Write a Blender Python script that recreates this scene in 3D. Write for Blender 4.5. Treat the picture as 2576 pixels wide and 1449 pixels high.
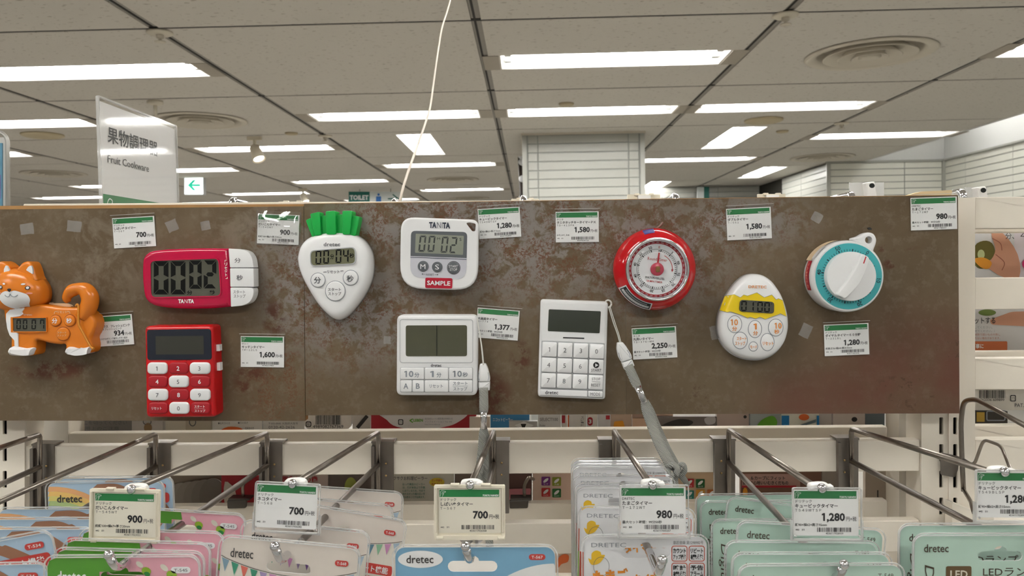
import bpy, bmesh, math, random
from mathutils import Vector, Matrix
from mathutils.geometry import tessellate_polygon

for _o in list(bpy.data.objects):
    bpy.data.objects.remove(_o, do_unlink=True)
SC = bpy.context.scene
COL = SC.collection
random.seed(7)
PI = math.pi

# ------------------------------------------------------------------ camera
FPX, CX, CY = 1950.0, 1288.0, 724.5
EYE = 1.55
YAW, PITCH, ROLL = 0.0211, 0.0311, -0.0185
_f = Vector((-math.sin(YAW) * math.cos(PITCH), math.cos(YAW) * math.cos(PITCH), -math.sin(PITCH)))
_r0 = Vector((math.cos(YAW), math.sin(YAW), 0))
_u0 = _r0.cross(_f)
_r = _r0 * math.cos(ROLL) + _u0 * math.sin(ROLL)
_u = _u0 * math.cos(ROLL) - _r0 * math.sin(ROLL)
CAM = Vector((0, 0, EYE))
cam_data = bpy.data.cameras.new('camera')
cam_data.sensor_width = 36.0
cam_data.lens = 36.0 * FPX / 2576.0
cam_data.clip_start = 0.02
cam_data.clip_end = 200
cam_data.dof.use_dof = True
cam_data.dof.focus_distance = 0.66
cam_data.dof.aperture_fstop = 20.0
cam = bpy.data.objects.new('camera', cam_data)
COL.objects.link(cam)
cam.matrix_world = Matrix(((_r.x, _u.x, -_f.x, 0), (_r.y, _u.y, -_f.y, 0), (_r.z, _u.z, -_f.z, EYE), (0, 0, 0, 1)))
SC.camera = cam

# ------------------------------------------------------------------ world, exposure
world = bpy.data.worlds.new('world')
SC.world = world
world.use_nodes = True
world.node_tree.nodes['Background'].inputs[0].default_value = (0.9, 0.95, 1.0, 1)
world.node_tree.nodes['Background'].inputs[1].default_value = 0.05
SC.view_settings.view_transform = 'Standard'
SC.view_settings.look = 'None'
SC.view_settings.gamma = 1.0
SC.view_settings.use_curve_mapping = False
SC.view_settings.exposure = 1.06
SC.cycles.use_light_tree = False
SC.cycles.max_bounces = 6
SC.cycles.diffuse_bounces = 3
SC.cycles.glossy_bounces = 3
SC.cycles.transmission_bounces = 4
SC.cycles.transparent_max_bounces = 10
SC.cycles.caustics_reflective = False
SC.cycles.caustics_refractive = False
TUBE = 19.0            # radiance of the fluorescent tubes


def ray(px, py):
    return _f * FPX + _r * (px - CX) - _u * (py - CY)


def L(px, py, Y):
    """Point of the plane y = Y seen at that place of the photograph."""
    d = ray(px, py)
    return CAM + d * (Y / d.y)


# ------------------------------------------------------------------ materials
MATS = {}


def lin(c):
    return tuple(((x / 255.0) / 12.92 if x / 255.0 <= 0.04045 else ((x / 255.0 + 0.055) / 1.055) ** 2.4) for x in c)


def mat(name, rgb, rough=0.5, metal=0.0, spec=0.5, var=0.0, vscale=40.0, bump=0.0, bscale=200.0, coat=0.0, emit=0.0):
    """Principled material, rgb in 0..255 display values, with optional noise in tone and relief."""
    if name in MATS:
        return MATS[name]
    m = bpy.data.materials.new(name)
    m.use_nodes = True
    nt = m.node_tree
    b = nt.nodes['Principled BSDF']
    c = lin(rgb)
    b.inputs['Base Color'].default_value = (*c, 1)
    b.inputs['Roughness'].default_value = rough
    b.inputs['Metallic'].default_value = metal
    b.inputs['Specular IOR Level'].default_value = spec
    b.inputs['Coat Weight'].default_value = coat
    b.inputs['Coat Roughness'].default_value = 0.05
    if emit:
        b.inputs['Emission Color'].default_value = (*c, 1)
        b.inputs['Emission Strength'].default_value = emit
    if var or bump:
        tc = nt.nodes.new('ShaderNodeTexCoord')
        if var:
            n = nt.nodes.new('ShaderNodeTexNoise')
            n.inputs['Scale'].default_value = vscale
            n.inputs['Detail'].default_value = 4
            nt.links.new(tc.outputs['Object'], n.inputs['Vector'])
            mr = nt.nodes.new('ShaderNodeMapRange')
            mr.inputs[1].default_value = 0.3
            mr.inputs[2].default_value = 0.7
            mr.inputs[3].default_value = 1 - var
            mr.inputs[4].default_value = 1 + var
            nt.links.new(n.outputs[0], mr.inputs[0])
            mx = nt.nodes.new('ShaderNodeMix')
            mx.data_type = 'RGBA'
            mx.blend_type = 'MULTIPLY'
            mx.inputs[0].default_value = 1
            mx.inputs[6].default_value = (*c, 1)
            nt.links.new(mr.outputs[0], mx.inputs[7])
            nt.links.new(mx.outputs[2], b.inputs['Base Color'])
        if bump:
            n2 = nt.nodes.new('ShaderNodeTexNoise')
            n2.inputs['Scale'].default_value = bscale
            n2.inputs['Detail'].default_value = 3
            nt.links.new(tc.outputs['Object'], n2.inputs['Vector'])
            bp = nt.nodes.new('ShaderNodeBump')
            bp.inputs['Strength'].default_value = bump
            bp.inputs['Distance'].default_value = 0.001
            nt.links.new(n2.outputs[0], bp.inputs['Height'])
            nt.links.new(bp.outputs[0], b.inputs['Normal'])
    MATS[name] = m
    return m


def clear_mat(name, refl=0.05, rough=0.04, haze=0.0):
    """Thin clear plastic: mostly transparent with a mirror-like sheen and an optional milky share."""
    if name in MATS:
        return MATS[name]
    m = bpy.data.materials.new(name)
    m.use_nodes = True
    nt = m.node_tree
    for n in list(nt.nodes):
        nt.nodes.remove(n)
    out = nt.nodes.new('ShaderNodeOutputMaterial')
    tr = nt.nodes.new('ShaderNodeBsdfTransparent')
    gl = nt.nodes.new('ShaderNodeBsdfGlossy')
    gl.inputs['Roughness'].default_value = rough
    lw = nt.nodes.new('ShaderNodeLayerWeight')
    lw.inputs[0].default_value = 0.5
    pw = nt.nodes.new('ShaderNodeMath')
    pw.operation = 'POWER'
    pw.inputs[1].default_value = 4.0
    nt.links.new(lw.outputs['Facing'], pw.inputs[0])
    ma = nt.nodes.new('ShaderNodeMath')
    ma.operation = 'MULTIPLY_ADD'
    ma.use_clamp = True
    ma.inputs[1].default_value = 0.45
    ma.inputs[2].default_value = refl
    nt.links.new(pw.outputs[0], ma.inputs[0])
    mx = nt.nodes.new('ShaderNodeMixShader')
    nt.links.new(ma.outputs[0], mx.inputs[0])
    nt.links.new(tr.outputs[0], mx.inputs[1])
    nt.links.new(gl.outputs[0], mx.inputs[2])
    last = mx
    if haze:
        df = nt.nodes.new('ShaderNodeBsdfDiffuse')
        df.inputs[0].default_value = (.82, .82, .80, 1)
        m2 = nt.nodes.new('ShaderNodeMixShader')
        m2.inputs[0].default_value = haze
        nt.links.new(mx.outputs[0], m2.inputs[1])
        nt.links.new(df.outputs[0], m2.inputs[2])
        last = m2
    nt.links.new(last.outputs[0], out.inputs[0])
    MATS[name] = m
    return m


# ------------------------------------------------------------------ frames: 2-D drawing planes, v runs downward
class Frame:
    """Plane with origin o, unit u along ex and v along ez (down); d is metres towards the viewer."""

    def __init__(s, o, ex, ev, n, unit=0.001):
        s.o, s.ex, s.ev, s.n, s.unit = o, ex.normalized(), ev.normalized(), n.normalized(), unit

    def P(s, u, v, d=0.0):
        return s.o + s.ex * (u * s.unit) + s.ev * (v * s.unit) + s.n * d


class Pix:
    """The upright plane y = Y measured in photograph pixels."""

    def __init__(s, Y):
        s.Y = Y
        s.unit = Y / FPX
        s.n = Vector((0, -1, 0))

    def P(s, u, v, d=0.0):
        return L(u, v, s.Y) + Vector((0, -d, 0))


class ZPix(Pix):
    """Pix measured from ox, oy in steps of k pixels."""

    def __init__(s, Y, ox, oy, k):
        Pix.__init__(s, Y)
        s.ox, s.oy, s.k = ox, oy, k
        s.unit = Y / FPX * k

    def P(s, u, v, d=0.0):
        return L(s.ox + u * s.k, s.oy + v * s.k, s.Y) + Vector((0, -d, 0))


def frame2(p0, p1, Y0, Y1=None, mm=None, lean=0.0):
    """Frame whose u axis runs from pixel p0 (depth Y0) to p1 (depth Y1); unit chosen so that the run is mm units long."""
    a = L(p0[0], p0[1], Y0)
    b = L(p1[0], p1[1], Y0 if Y1 is None else Y1)
    ex = (b - a).normalized()
    n = Vector((0, -1, 0)) - ex * ex.dot(Vector((0, -1, 0)))
    n.normalize()
    if lean:
        n = Matrix.Rotation(lean, 3, ex) @ n
    ev = n.cross(ex)
    if ev.z > 0:
        ev = -ev
    return Frame(a, ex, ev, n, (b - a).length / mm if mm else 0.001)


# ------------------------------------------------------------------ outlines
def rrect(x0, y0, x1, y1, r=0.0, n=5):
    if not isinstance(r, (tuple, list)):
        r = (r, r, r, r)          # tl, tr, br, bl
    out = []
    for (cx, cy, rr, a0) in ((x0 + r[0], y0 + r[0], r[0], PI), (x1 - r[1], y0 + r[1], r[1], 1.5 * PI),
                             (x1 - r[2], y1 - r[2], r[2], 0), (x0 + r[3], y1 - r[3], r[3], 0.5 * PI)):
        if rr <= 0:
            out.append((cx, cy))
        else:
            for k in range(n + 1):
                a = a0 + 0.5 * PI * k / n
                out.append((cx + rr * math.cos(a), cy + rr * math.sin(a)))
    return out


def ell(cx, cy, rx, ry=None, n=32, rot=0.0):
    ry = rx if ry is None else ry
    c, s = math.cos(rot), math.sin(rot)
    o = []
    for k in range(n):
        a = 2 * PI * k / n
        x, y = rx * math.cos(a), ry * math.sin(a)
        o.append((cx + x * c - y * s, cy + x * s + y * c))
    return o


def spline(pts, closed=True, n=5):
    """Catmull-Rom through the given points."""
    out = []
    N = len(pts)
    for i in range(N if closed else N - 1):
        p0 = pts[(i - 1) % N] if closed or i > 0 else pts[0]
        p1 = pts[i]
        p2 = pts[(i + 1) % N]
        p3 = pts[(i + 2) % N] if closed or i + 2 < N else pts[-1]
        for k in range(n):
            t = k / n
            q = []
            for a, b, c, d in zip(p0, p1, p2, p3):
                q.append(0.5 * (2 * b + (c - a) * t + (2 * a - 5 * b + 4 * c - d) * t * t + (3 * b - a - 3 * c + d) * t ** 3))
            out.append(tuple(q))
    if not closed:
        out.append(tuple(pts[-1]))
    return out


def rpoly(pts, r, n=5):
    """Polygon with rounded corners; r one radius or one per corner."""
    out = []
    N = len(pts)
    for i in range(N):
        p = Vector(pts[i])
        a = Vector(pts[i - 1]) - p
        b = Vector(pts[(i + 1) % N]) - p
        rr = r[i] if isinstance(r, (tuple, list)) else r
        if rr <= 0:
            out.append(tuple(p))
            continue
        la, lb = a.length, b.length
        a.normalize()
        b.normalize()
        t = min(rr, la * .49, lb * .49)
        p0, p1 = p + a * t, p + b * t
        for k in range(n + 1):
            u = k / n
            q = p0 * (1 - u) ** 2 + p * 2 * u * (1 - u) + p1 * u * u
            w = 0.25          # pull the parabola towards a circle
            out.append(tuple(q + (p - q) * (w * u * (1 - u))))
    return out


def rot2(pts, c, a):
    ca, sa = math.cos(a), math.sin(a)
    return [(c[0] + (x - c[0]) * ca - (y - c[1]) * sa, c[1] + (x - c[0]) * sa + (y - c[1]) * ca) for x, y in pts]


def area2(p):
    return 0.5 * sum(p[i][0] * p[(i + 1) % len(p)][1] - p[(i + 1) % len(p)][0] * p[i][1] for i in range(len(p)))


def inset(p, d):
    """Outline moved inward by d (outward when negative)."""
    if d == 0:
        return list(p)
    sgn = 1 if area2(p) > 0 else -1
    out = []
    N = len(p)
    for i in range(N):
        a, b, c = p[i - 1], p[i], p[(i + 1) % N]
        e1 = Vector((b[0] - a[0], b[1] - a[1]))
        e2 = Vector((c[0] - b[0], c[1] - b[1]))
        if e1.length < 1e-9:
            e1 = e2
        if e2.length < 1e-9:
            e2 = e1
        e1.normalize()
        e2.normalize()
        n1 = Vector((-e1.y, e1.x))
        n2 = Vector((-e2.y, e2.x))
        m = n1 + n2
        if m.length < 1e-6:
            m = n1
        m.normalize()
        k = 1.0 / max(0.45, m.dot(n1))
        out.append((b[0] + m.x * d * k * sgn, b[1] + m.y * d * k * sgn))
    return out


# ------------------------------------------------------------------ mesh collector
class M:
    def __init__(s):
        s.v, s.f = [], []

    def add(s, verts, faces):
        k = len(s.v)
        s.v.extend(verts)
        s.f.extend([tuple(i + k for i in f) for f in faces])
        return s

    def loops(s, rings, cap0=True, cap1=True):
        n = len(rings[0])
        vs = [p for r in rings for p in r]
        fs = []
        for j in range(len(rings) - 1):
            for i in range(n):
                a, b = j * n + i, j * n + (i + 1) % n
                fs.append((a, b, b + n, a + n))
        if cap0:
            fs.append(tuple(range(n))[::-1])
        if cap1:
            fs.append(tuple(range((len(rings) - 1) * n, len(rings) * n)))
        return s.add(vs, fs)

    def slab(s, F, out, d0, d1, bev=0.0, steps=3, holes=None, back_bev=0.0):
        """Plate between depths d0 and d1 with a rounded front edge of bev (metres)."""
        if holes and bev:
            rings = [[F.P(x, y, d0) for x, y in out]]
            for k in range(steps + 1):
                a = 0.5 * PI * k / steps
                ring = inset(out, (bev - bev * math.cos(a)) / F.unit)
                rings.append([F.P(x, y, d1 - bev + bev * math.sin(a)) for x, y in ring])
            s.loops(rings, False, False)
            s.flat(F, out, d0, holes=holes)
            s.flat(F, ring, d1, holes=holes)
            for h in holes:
                s.loops([[F.P(x, y, d1) for x, y in h], [F.P(x, y, d0) for x, y in h]], False, False)
            return s
        if holes:
            allp = [list(out)] + [list(h) for h in holes]
            tri = tessellate_polygon([[Vector((x, y, 0)) for x, y in q] for q in allp])
            flatp = [p for q in allp for p in q]
            N = len(flatp)
            vs = [F.P(x, y, d1) for x, y in flatp] + [F.P(x, y, d0) for x, y in flatp]
            fs = [tuple(t) for t in tri] + [tuple(i + N for i in reversed(t)) for t in tri]
            k = 0
            for q in allp:
                m = len(q)
                for i in range(m):
                    a, b = k + i, k + (i + 1) % m
                    fs.append((a, b, b + N, a + N))
                k += m
            return s.add(vs, fs)
        rings = []
        if back_bev:
            rings.append([F.P(x, y, d0) for x, y in inset(out, back_bev / F.unit)])
            rings.append([F.P(x, y, d0 + back_bev) for x, y in out])
        else:
            rings.append([F.P(x, y, d0) for x, y in out])
        if bev:
            for k in range(steps + 1):
                a = 0.5 * PI * k / steps
                rings.append([F.P(x, y, d1 - bev + bev * math.sin(a)) for x, y in inset(out, (bev - bev * math.cos(a)) / F.unit)])
        else:
            rings.append([F.P(x, y, d1) for x, y in out])
        return s.loops(rings)

    def loft(s, F, out, prof, c=None):
        """Rings scaled about the centre c: prof = [(scale, depth), ...]."""
        if c is None:
            c = (sum(p[0] for p in out) / len(out), sum(p[1] for p in out) / len(out))
        return s.loops([[F.P(c[0] + (x - c[0]) * k, c[1] + (y - c[1]) * k, d) for x, y in out] for k, d in prof])

    def flat(s, F, out, d, holes=None):
        if holes:
            allp = [list(out)] + [list(h) for h in holes]
            tri = tessellate_polygon([[Vector((x, y, 0)) for x, y in q] for q in allp])
            return s.add([F.P(x, y, d) for q in allp for x, y in q], [tuple(t) for t in tri])
        return s.add([F.P(x, y, d) for x, y in out], [tuple(range(len(out)))])

    def ring(s, F, out, w, d):
        """Flat outline of width w (units of F)."""
        return s.flat(F, out, d, holes=[inset(out, w)])

    def stroke(s, F, pts, w, d):
        for (a, b) in zip(pts[:-1], pts[1:]):
            e = Vector((b[0] - a[0], b[1] - a[1]))
            if e.length < 1e-9:
                continue
            e.normalize()
            q = Vector((-e.y, e.x)) * (w / 2)
            s.flat(F, [(a[0] + q.x, a[1] + q.y), (b[0] + q.x, b[1] + q.y), (b[0] - q.x, b[1] - q.y), (a[0] - q.x, a[1] - q.y)], d)
        return s

    def box(s, a, b):
        x0, y0, z0 = a
        x1, y1, z1 = b
        vs = [Vector((x, y, z)) for z in (z0, z1) for y in (y0, y1) for x in (x0, x1)]
        return s.add(vs, [(0, 2, 3, 1), (4, 5, 7, 6), (0, 1, 5, 4), (2, 6, 7, 3), (0, 4, 6, 2), (1, 3, 7, 5)])

    def tube(s, pts, r, n=10, caps=True, squash=None):
        pts = [Vector(p) for p in pts]
        rs = r if isinstance(r, (list, tuple)) else [r] * len(pts)
        rings = []
        t0 = (pts[1] - pts[0]).normalized()
        ref = Vector((0, 0, 1)) if abs(t0.z) < 0.9 else Vector((1, 0, 0))
        x = t0.cross(ref).normalized()
        for i, p in enumerate(pts):
            t = (pts[min(i + 1, len(pts) - 1)] - pts[max(i - 1, 0)]).normalized()
            x = (x - t * x.dot(t)).normalized()
            y = t.cross(x)
            rings.append([p + x * (rs[i] * math.cos(2 * PI * k / n)) + y * (rs[i] * math.sin(2 * PI * k / n)) for k in range(n)])
        if squash:
            ax, k = squash
            ax = Vector(ax).normalized()
            rings = [[q - ax * ((q - p).dot(ax) * (1 - k)) for q in rg] for rg, p in zip(rings, pts)]
        return s.loops(rings, caps, caps)

    def ball(s, c, r, n=12, m=8, sc=(1, 1, 1)):
        c = Vector(c)
        rings = []
        for j in range(1, m):
            a = PI * j / m
            rings.append([c + Vector((r * sc[0] * math.sin(a) * math.cos(2 * PI * k / n), r * sc[1] * math.sin(a) * math.sin(2 * PI * k / n),
                                      r * sc[2] * math.cos(a))) for k in range(n)])
        return s.loops(rings)

    def lathe(s, c, axis, prof, n=48, caps=True):
        """Rings of radius prof[i][0] at prof[i][1] along axis from c."""
        axis = Vector(axis).normalized()
        x = axis.cross(Vector((0, 0, 1)) if abs(axis.z) < 0.9 else Vector((1, 0, 0))).normalized()
        y = axis.cross(x)
        c = Vector(c)
        return s.loops([[c + axis * h + x * (r * math.cos(2 * PI * k / n)) + y * (r * math.sin(2 * PI * k / n)) for k in range(n)] for r, h in prof], caps, caps)

    # ---- lettering
    def text(s, F, t, x0, y0, x1, y1, d, bold=0.0, rot=0.0, shear=0.0):
        """Lettering fitted to the box x0..x1, y0..y1 (v down), turned by rot about the box centre."""
        vs, fs, bb = glyphs(t, bold)
        sx = (x1 - x0) / max(1e-6, bb[1] - bb[0])
        sy = (y1 - y0) / max(1e-6, bb[3] - bb[2])
        cx, cy = (x0 + x1) / 2, (y0 + y1) / 2
        ca, sa = math.cos(rot), math.sin(rot)
        out = []
        for (x, y) in vs:
            px, py = x0 + (x - bb[0]) * sx - cx, y1 - (y - bb[2]) * sy - cy
            px -= shear * py
            out.append(F.P(cx + px * ca - py * sa, cy + px * sa + py * ca, d))
        return s.add(out, fs)

    def textat(s, F, t, x, y, h, d, bold=0.0, rot=0.0, align='l', wide=1.0):
        """Lettering with natural proportions: y is the baseline, h the capital height."""
        vs, fs, bb = glyphs(t, bold)
        k = h / 0.69
        wd = bb[1] * k * wide
        ox = 0 if align == 'l' else (-wd if align == 'r' else -wd / 2)
        ca, sa = math.cos(rot), math.sin(rot)
        out = []
        for (a, b) in vs:
            px, py = ox + a * k * wide, -b * k
            out.append(F.P(x + px * ca - py * sa, y + px * sa + py * ca, d))
        return s.add(out, fs)

    def seg7(s, F, digit, x0, y0, x1, y1, t, d, slant=0.0, gap=0.6):
        seg = {'0': 'abcdef', '1': 'bc', '2': 'abged', '3': 'abgcd', '4': 'fgbc', '5': 'afgcd', '6': 'afgedc', '7': 'fabc', '8': 'abcdefg', '9': 'abcdfg'}[digit]
        w, h = x1 - x0, y1 - y0
        m = h / 2

        def q(pts):
            s.flat(F, [(x0 + x + slant * (h - y), y0 + y) for x, y in pts], d)
        g = gap
        if 'a' in seg: q([(g, 0), (w - g, 0), (w - t, t), (t, t)])
        if 'd' in seg: q([(t, h - t), (w - t, h - t), (w - g, h), (g, h)])
        if 'g' in seg: q([(t * .6, m), (t, m - t / 2), (w - t, m - t / 2), (w - t * .6, m), (w - t, m + t / 2), (t, m + t / 2)])
        if 'f' in seg: q([(0, g), (t, t + g), (t, m - t / 2 - g), (0, m - g)])
        if 'b' in seg: q([(w, g), (w, m - g), (w - t, m - t / 2 - g), (w - t, t + g)])
        if 'e' in seg: q([(0, m + g), (t, m + t / 2 + g), (t, h - t - g), (0, h - g)])
        if 'c' in seg: q([(w, m + g), (w, h - g), (w - t, h - t - g), (w - t, m + t / 2 + g)])
        return s

    def bars(s, F, x0, y0, x1, y1, d, seed=1, n=30):
        rg = random.Random(seed)
        ws = [rg.choice((1, 1, 2, 2, 3)) for _ in range(2 * n - 1)]
        tot = float(sum(ws))
        x = x0
        for i, w in enumerate(ws):
            ww = w / tot * (x1 - x0)
            if i % 2 == 0:
                s.flat(F, [(x, y0), (x + ww, y0), (x + ww, y1), (x, y1)], d)
            x += ww
        return s


_fc = bpy.data.curves.new('lettering_source', 'FONT')
_fc.resolution_u = 2
_fo = bpy.data.objects.new('lettering_source', _fc)
_gc = {}


def glyph_mesh(t, bold):
    _fc.body = t
    _fc.offset = bold
    me = _fo.to_mesh()
    vs = [(v.co.x, v.co.y) for v in me.vertices]
    fs = [tuple(p.vertices) for p in me.polygons]
    _fo.to_mesh_clear()
    return vs, fs


def glyphs(t, bold=0.0):
    """Triangulated lettering and its box; every 1 gets the flag that the built-in face lacks."""
    k = (t, bold)
    if k not in _gc:
        vs, fs = glyph_mesh(t, bold)
        for i, ch in enumerate(t):
            if ch == '1':
                q, _ = glyph_mesh(t[:i + 1], 0.0)
                l = max(a for a, b in q) - .098
                n = len(vs)
                b = max(0.0, bold)
                vs = vs + [(l + .02, .682 + b), (l - .13 - b, .60 + b), (l - .13 - b, .52 - b), (l + .02, .585 - b)]
                fs = fs + [(n, n + 1, n + 2, n + 3)]
        xs = [a for a, b in vs] or [0, 1]
        ys = [b for a, b in vs] or [0, 1]
        _gc[k] = (vs, fs, (min(xs), max(xs), min(ys), max(ys)))
    return _gc[k]


# ------------------------------------------------------------------ objects
OFF = {}


def tag(o, label=None, cat=None, group=None, kind=None):
    if label: o['label'] = label
    if cat: o['category'] = cat
    if group: o['group'] = group
    if kind: o['kind'] = kind
    return o


def thing(name, label, cat, loc=(0, 0, 0), group=None, kind=None):
    o = bpy.data.objects.new(name, None)
    o.empty_display_size = 0.01
    COL.objects.link(o)
    o.location = loc
    OFF[o.name] = Vector(loc)
    return tag(o, label, cat, group, kind)


def obj(name, m, material, parent=None, smooth=False, loc=None, fix=True, label=None):
    me = bpy.data.meshes.new(name)
    if parent is not None:
        off = OFF[parent.name]
    elif loc is not None:
        off = Vector(loc)
    else:
        n = max(1, len(m.v))
        off = sum((Vector(p) for p in m.v), Vector()) / n
    me.from_pydata([tuple(Vector(p) - off) for p in m.v], [], m.f)
    if fix:
        bm = bmesh.new()
        bm.from_mesh(me)
        bmesh.ops.recalc_face_normals(bm, faces=bm.faces)
        bm.to_mesh(me)
        bm.free()
    me.materials.append(material if not isinstance(material, str) else MATS[material])
    if smooth:
        for p in me.polygons:
            p.use_smooth = len(p.vertices) <= 4 or smooth == 'all'
    o = bpy.data.objects.new(name, me)
    COL.objects.link(o)
    if smooth == 'auto':
        me.set_sharp_from_angle(angle=math.radians(40))
    if parent is not None:
        o.parent = parent
    else:
        o.location = off
    OFF[o.name] = off
    if label:
        o['label'] = label
    return o


def twin(o, dloc, parent=None):
    """Copy of a mesh object that shares its mesh, moved by dloc."""
    c = o.copy()
    COL.objects.link(c)
    c.parent = parent if parent is not None else o.parent
    c.location = o.location + Vector(dloc)
    OFF[c.name] = OFF[o.name]
    return c


ORD = ['first', 'second', 'third', 'fourth', 'fifth', 'sixth', 'seventh', 'eighth', 'ninth', 'tenth', 'eleventh', 'twelfth']
# ================================================================== the room
HC = EYE + 1.15                       # ceiling height
GX = {-8: -12.2, -7: -10.71, -6: -9.22, -5: -7.73, -4: -6.24, -3: -4.75, -2: -3.258, -1: -1.753, 0: -0.224, 1: 1.229, 2: 2.680, 3: 4.05}
RY = {k: 3.6895 + 1.4944 * k for k in range(-10, 10)}

m_ceil = mat('ceiling_board', (216, 211, 202), rough=0.95, spec=0.1)
_nt = m_ceil.node_tree                  # fissured mineral board: short dark pits
_tc = _nt.nodes.new('ShaderNodeTexCoord')
_mp = _nt.nodes.new('ShaderNodeMapping')
_mp.inputs['Scale'].default_value = (28, 70, 40)
_ns = _nt.nodes.new('ShaderNodeTexNoise')
_ns.inputs['Scale'].default_value = 1.0
_ns.inputs['Detail'].default_value = 2
_rp = _nt.nodes.new('ShaderNodeValToRGB')
_rp.color_ramp.elements[0].position = 0.30
_rp.color_ramp.elements[0].color = (*lin((170, 162, 150)), 1)
_rp.color_ramp.elements[1].position = 0.36
_rp.color_ramp.elements[1].color = (*lin((216, 211, 202)), 1)
_nt.links.new(_tc.outputs['Object'], _mp.inputs['Vector'])
_nt.links.new(_mp.outputs[0], _ns.inputs['Vector'])
_nt.links.new(_ns.outputs[0], _rp.inputs[0])
_nt.links.new(_rp.outputs[0], _nt.nodes['Principled BSDF'].inputs['Base Color'])
m_bar = mat('ceiling_bar', (150, 145, 136), rough=0.6)
m_slot = mat('ceiling_slot', (38, 35, 31), rough=0.8)
m_tray = mat('light_tray', (212, 212, 208), rough=0.4)
m_endp = mat('light_end_plate', (178, 170, 156), rough=0.8)
m_tube = mat('fluorescent_tube', (253, 252, 250), rough=0.5, emit=TUBE)
m_vent = mat('vent_metal', (214, 206, 190), rough=0.6)
m_tile_dim = mat('wall_tile', (176, 176, 168), rough=0.35, var=0.015, vscale=3)  # dimmer copy of the same tile; weaker light is put into its colour
m_tile_lit = mat('wall_tile_lit', (232, 231, 220), rough=0.35, var=0.015, vscale=3)  # lighter copy of the same tile; brighter light is put into its colour
m_grout = mat('tile_grout', (150, 152, 146), rough=0.9)
m_white = mat('white_plaster', (224, 224, 221), rough=0.9)
m_floor = mat('floor_vinyl', (162, 157, 149), rough=0.5, var=0.06, vscale=2)
m_dark = mat('dark_interior', (60, 58, 52), rough=0.9)

fl = obj('floor', M().box((-12.3, -10, -0.1), (7.0, 19, 0)), m_floor)
tag(fl, 'pale vinyl shop floor out of view below', 'floor', kind='structure')

# which fixture sits in which ceiling panel
FIX = {(0, -2): 'H', (0, 0): 'H', (0, 1): 'D', (0, 2): 'H', (0, -4): 'H',
       (1, -3): 'H', (1, -2): 'D', (1, -1): 'H', (1, 0): 'H', (1, 1): 'H', (1, -5): 'H',
       (2, -2): 'H', (2, -1): 'V', (2, 1): 'V', (2, 2): 'H', (2, -4): 'H',
       (3, -4): 'D', (3, -3): 'H', (3, -1): 'H', (3, 1): 'H', (3, 2): 'D',
       (4, -2): 'H', (4, -4): 'H', (4, 2): 'V', (4, -1): 'D', (4, -6): 'H',
       (5, -3): 'H', (5, -1): 'H', (5, -5): 'H', (5, 1): 'V',
       (6, -2): 'H', (6, -6): 'H', (6, -1): 'D', (6, -4): 'H', (6, 0): 'H',
       (7, -3): 'H', (7, -5): 'H', (7, -1): 'H',
       (-1, -3): 'H', (-1, -1): 'H', (-1, 1): 'H',  # rows below zero: unseen lights added to brighten the panel front
       (-2, -2): 'H', (-2, 0): 'H', (-2, 2): 'H',
       (-3, -3): 'H', (-3, -1): 'H', (-3, 1): 'H', (-4, 0): 'H', (-4, -2): 'H', (-4, 2): 'H',
       (-5, 1): 'H', (-5, -1): 'H', (-5, -3): 'H', (-6, 0): 'H', (-6, -2): 'H', (-6, 2): 'H', (-7, 1): 'H', (-7, -1): 'H', (-8, 0): 'H', (-8, -2): 'H'}
BAY = {-8: 'eighth', -7: 'seventh', -6: 'four bays left of the sign', -5: 'three bays left of the sign', -4: 'two bays left of the cookware sign',
       -3: 'one bay left of the cookware sign', -2: 'bay above the cookware sign', -1: 'bay of the white hanging cord',
       0: 'bay of the tiled pillar', 1: 'bay just right of the tiled pillar', 2: 'bay along the tiled right wall'}

ceil = thing('ceiling', 'beige mineral board ceiling with a grid of dark slots', 'ceiling', (0, 5, HC), kind='structure')
TH = 0.012
tile_cache = {}


def ceiling_tile(r, c):
    x0, x1 = GX[c] + (0.024 if c > -8 else 0), GX[c + 1] - (0.024 if c < 2 else 0)
    y0, y1 = RY[r] + 0.011, RY[r + 1] - 0.011
    k = FIX.get((r, c))
    F = Frame(Vector((0, 0, HC)), Vector((1, 0, 0)), Vector((0, 1, 0)), Vector((0, 0, -1)), 1.0)
    cx, cy = (x0 + x1) / 2, (y0 + y1) / 2 + 0.03
    if (r, c) == (4, 2):
        cx -= .25
    hole = None
    if k == 'H':
        hole = [rrect(cx - 0.635, cy - 0.15, cx + 0.635, cy + 0.15)]
    elif k == 'V':
        hole = [rrect(cx - 0.15, cy - 0.64, cx + 0.15, cy + 0.64)]
    elif k == 'D':
        hole = [ell(cx, cy, 0.30, n=28)]
    m = M().slab(F, rrect(x0, y0, x1, y1), -TH, 0.0, holes=hole)
    obj('ceiling_tile', m, m_ceil, ceil)
    return k, cx, cy


light_protos = {}


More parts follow.
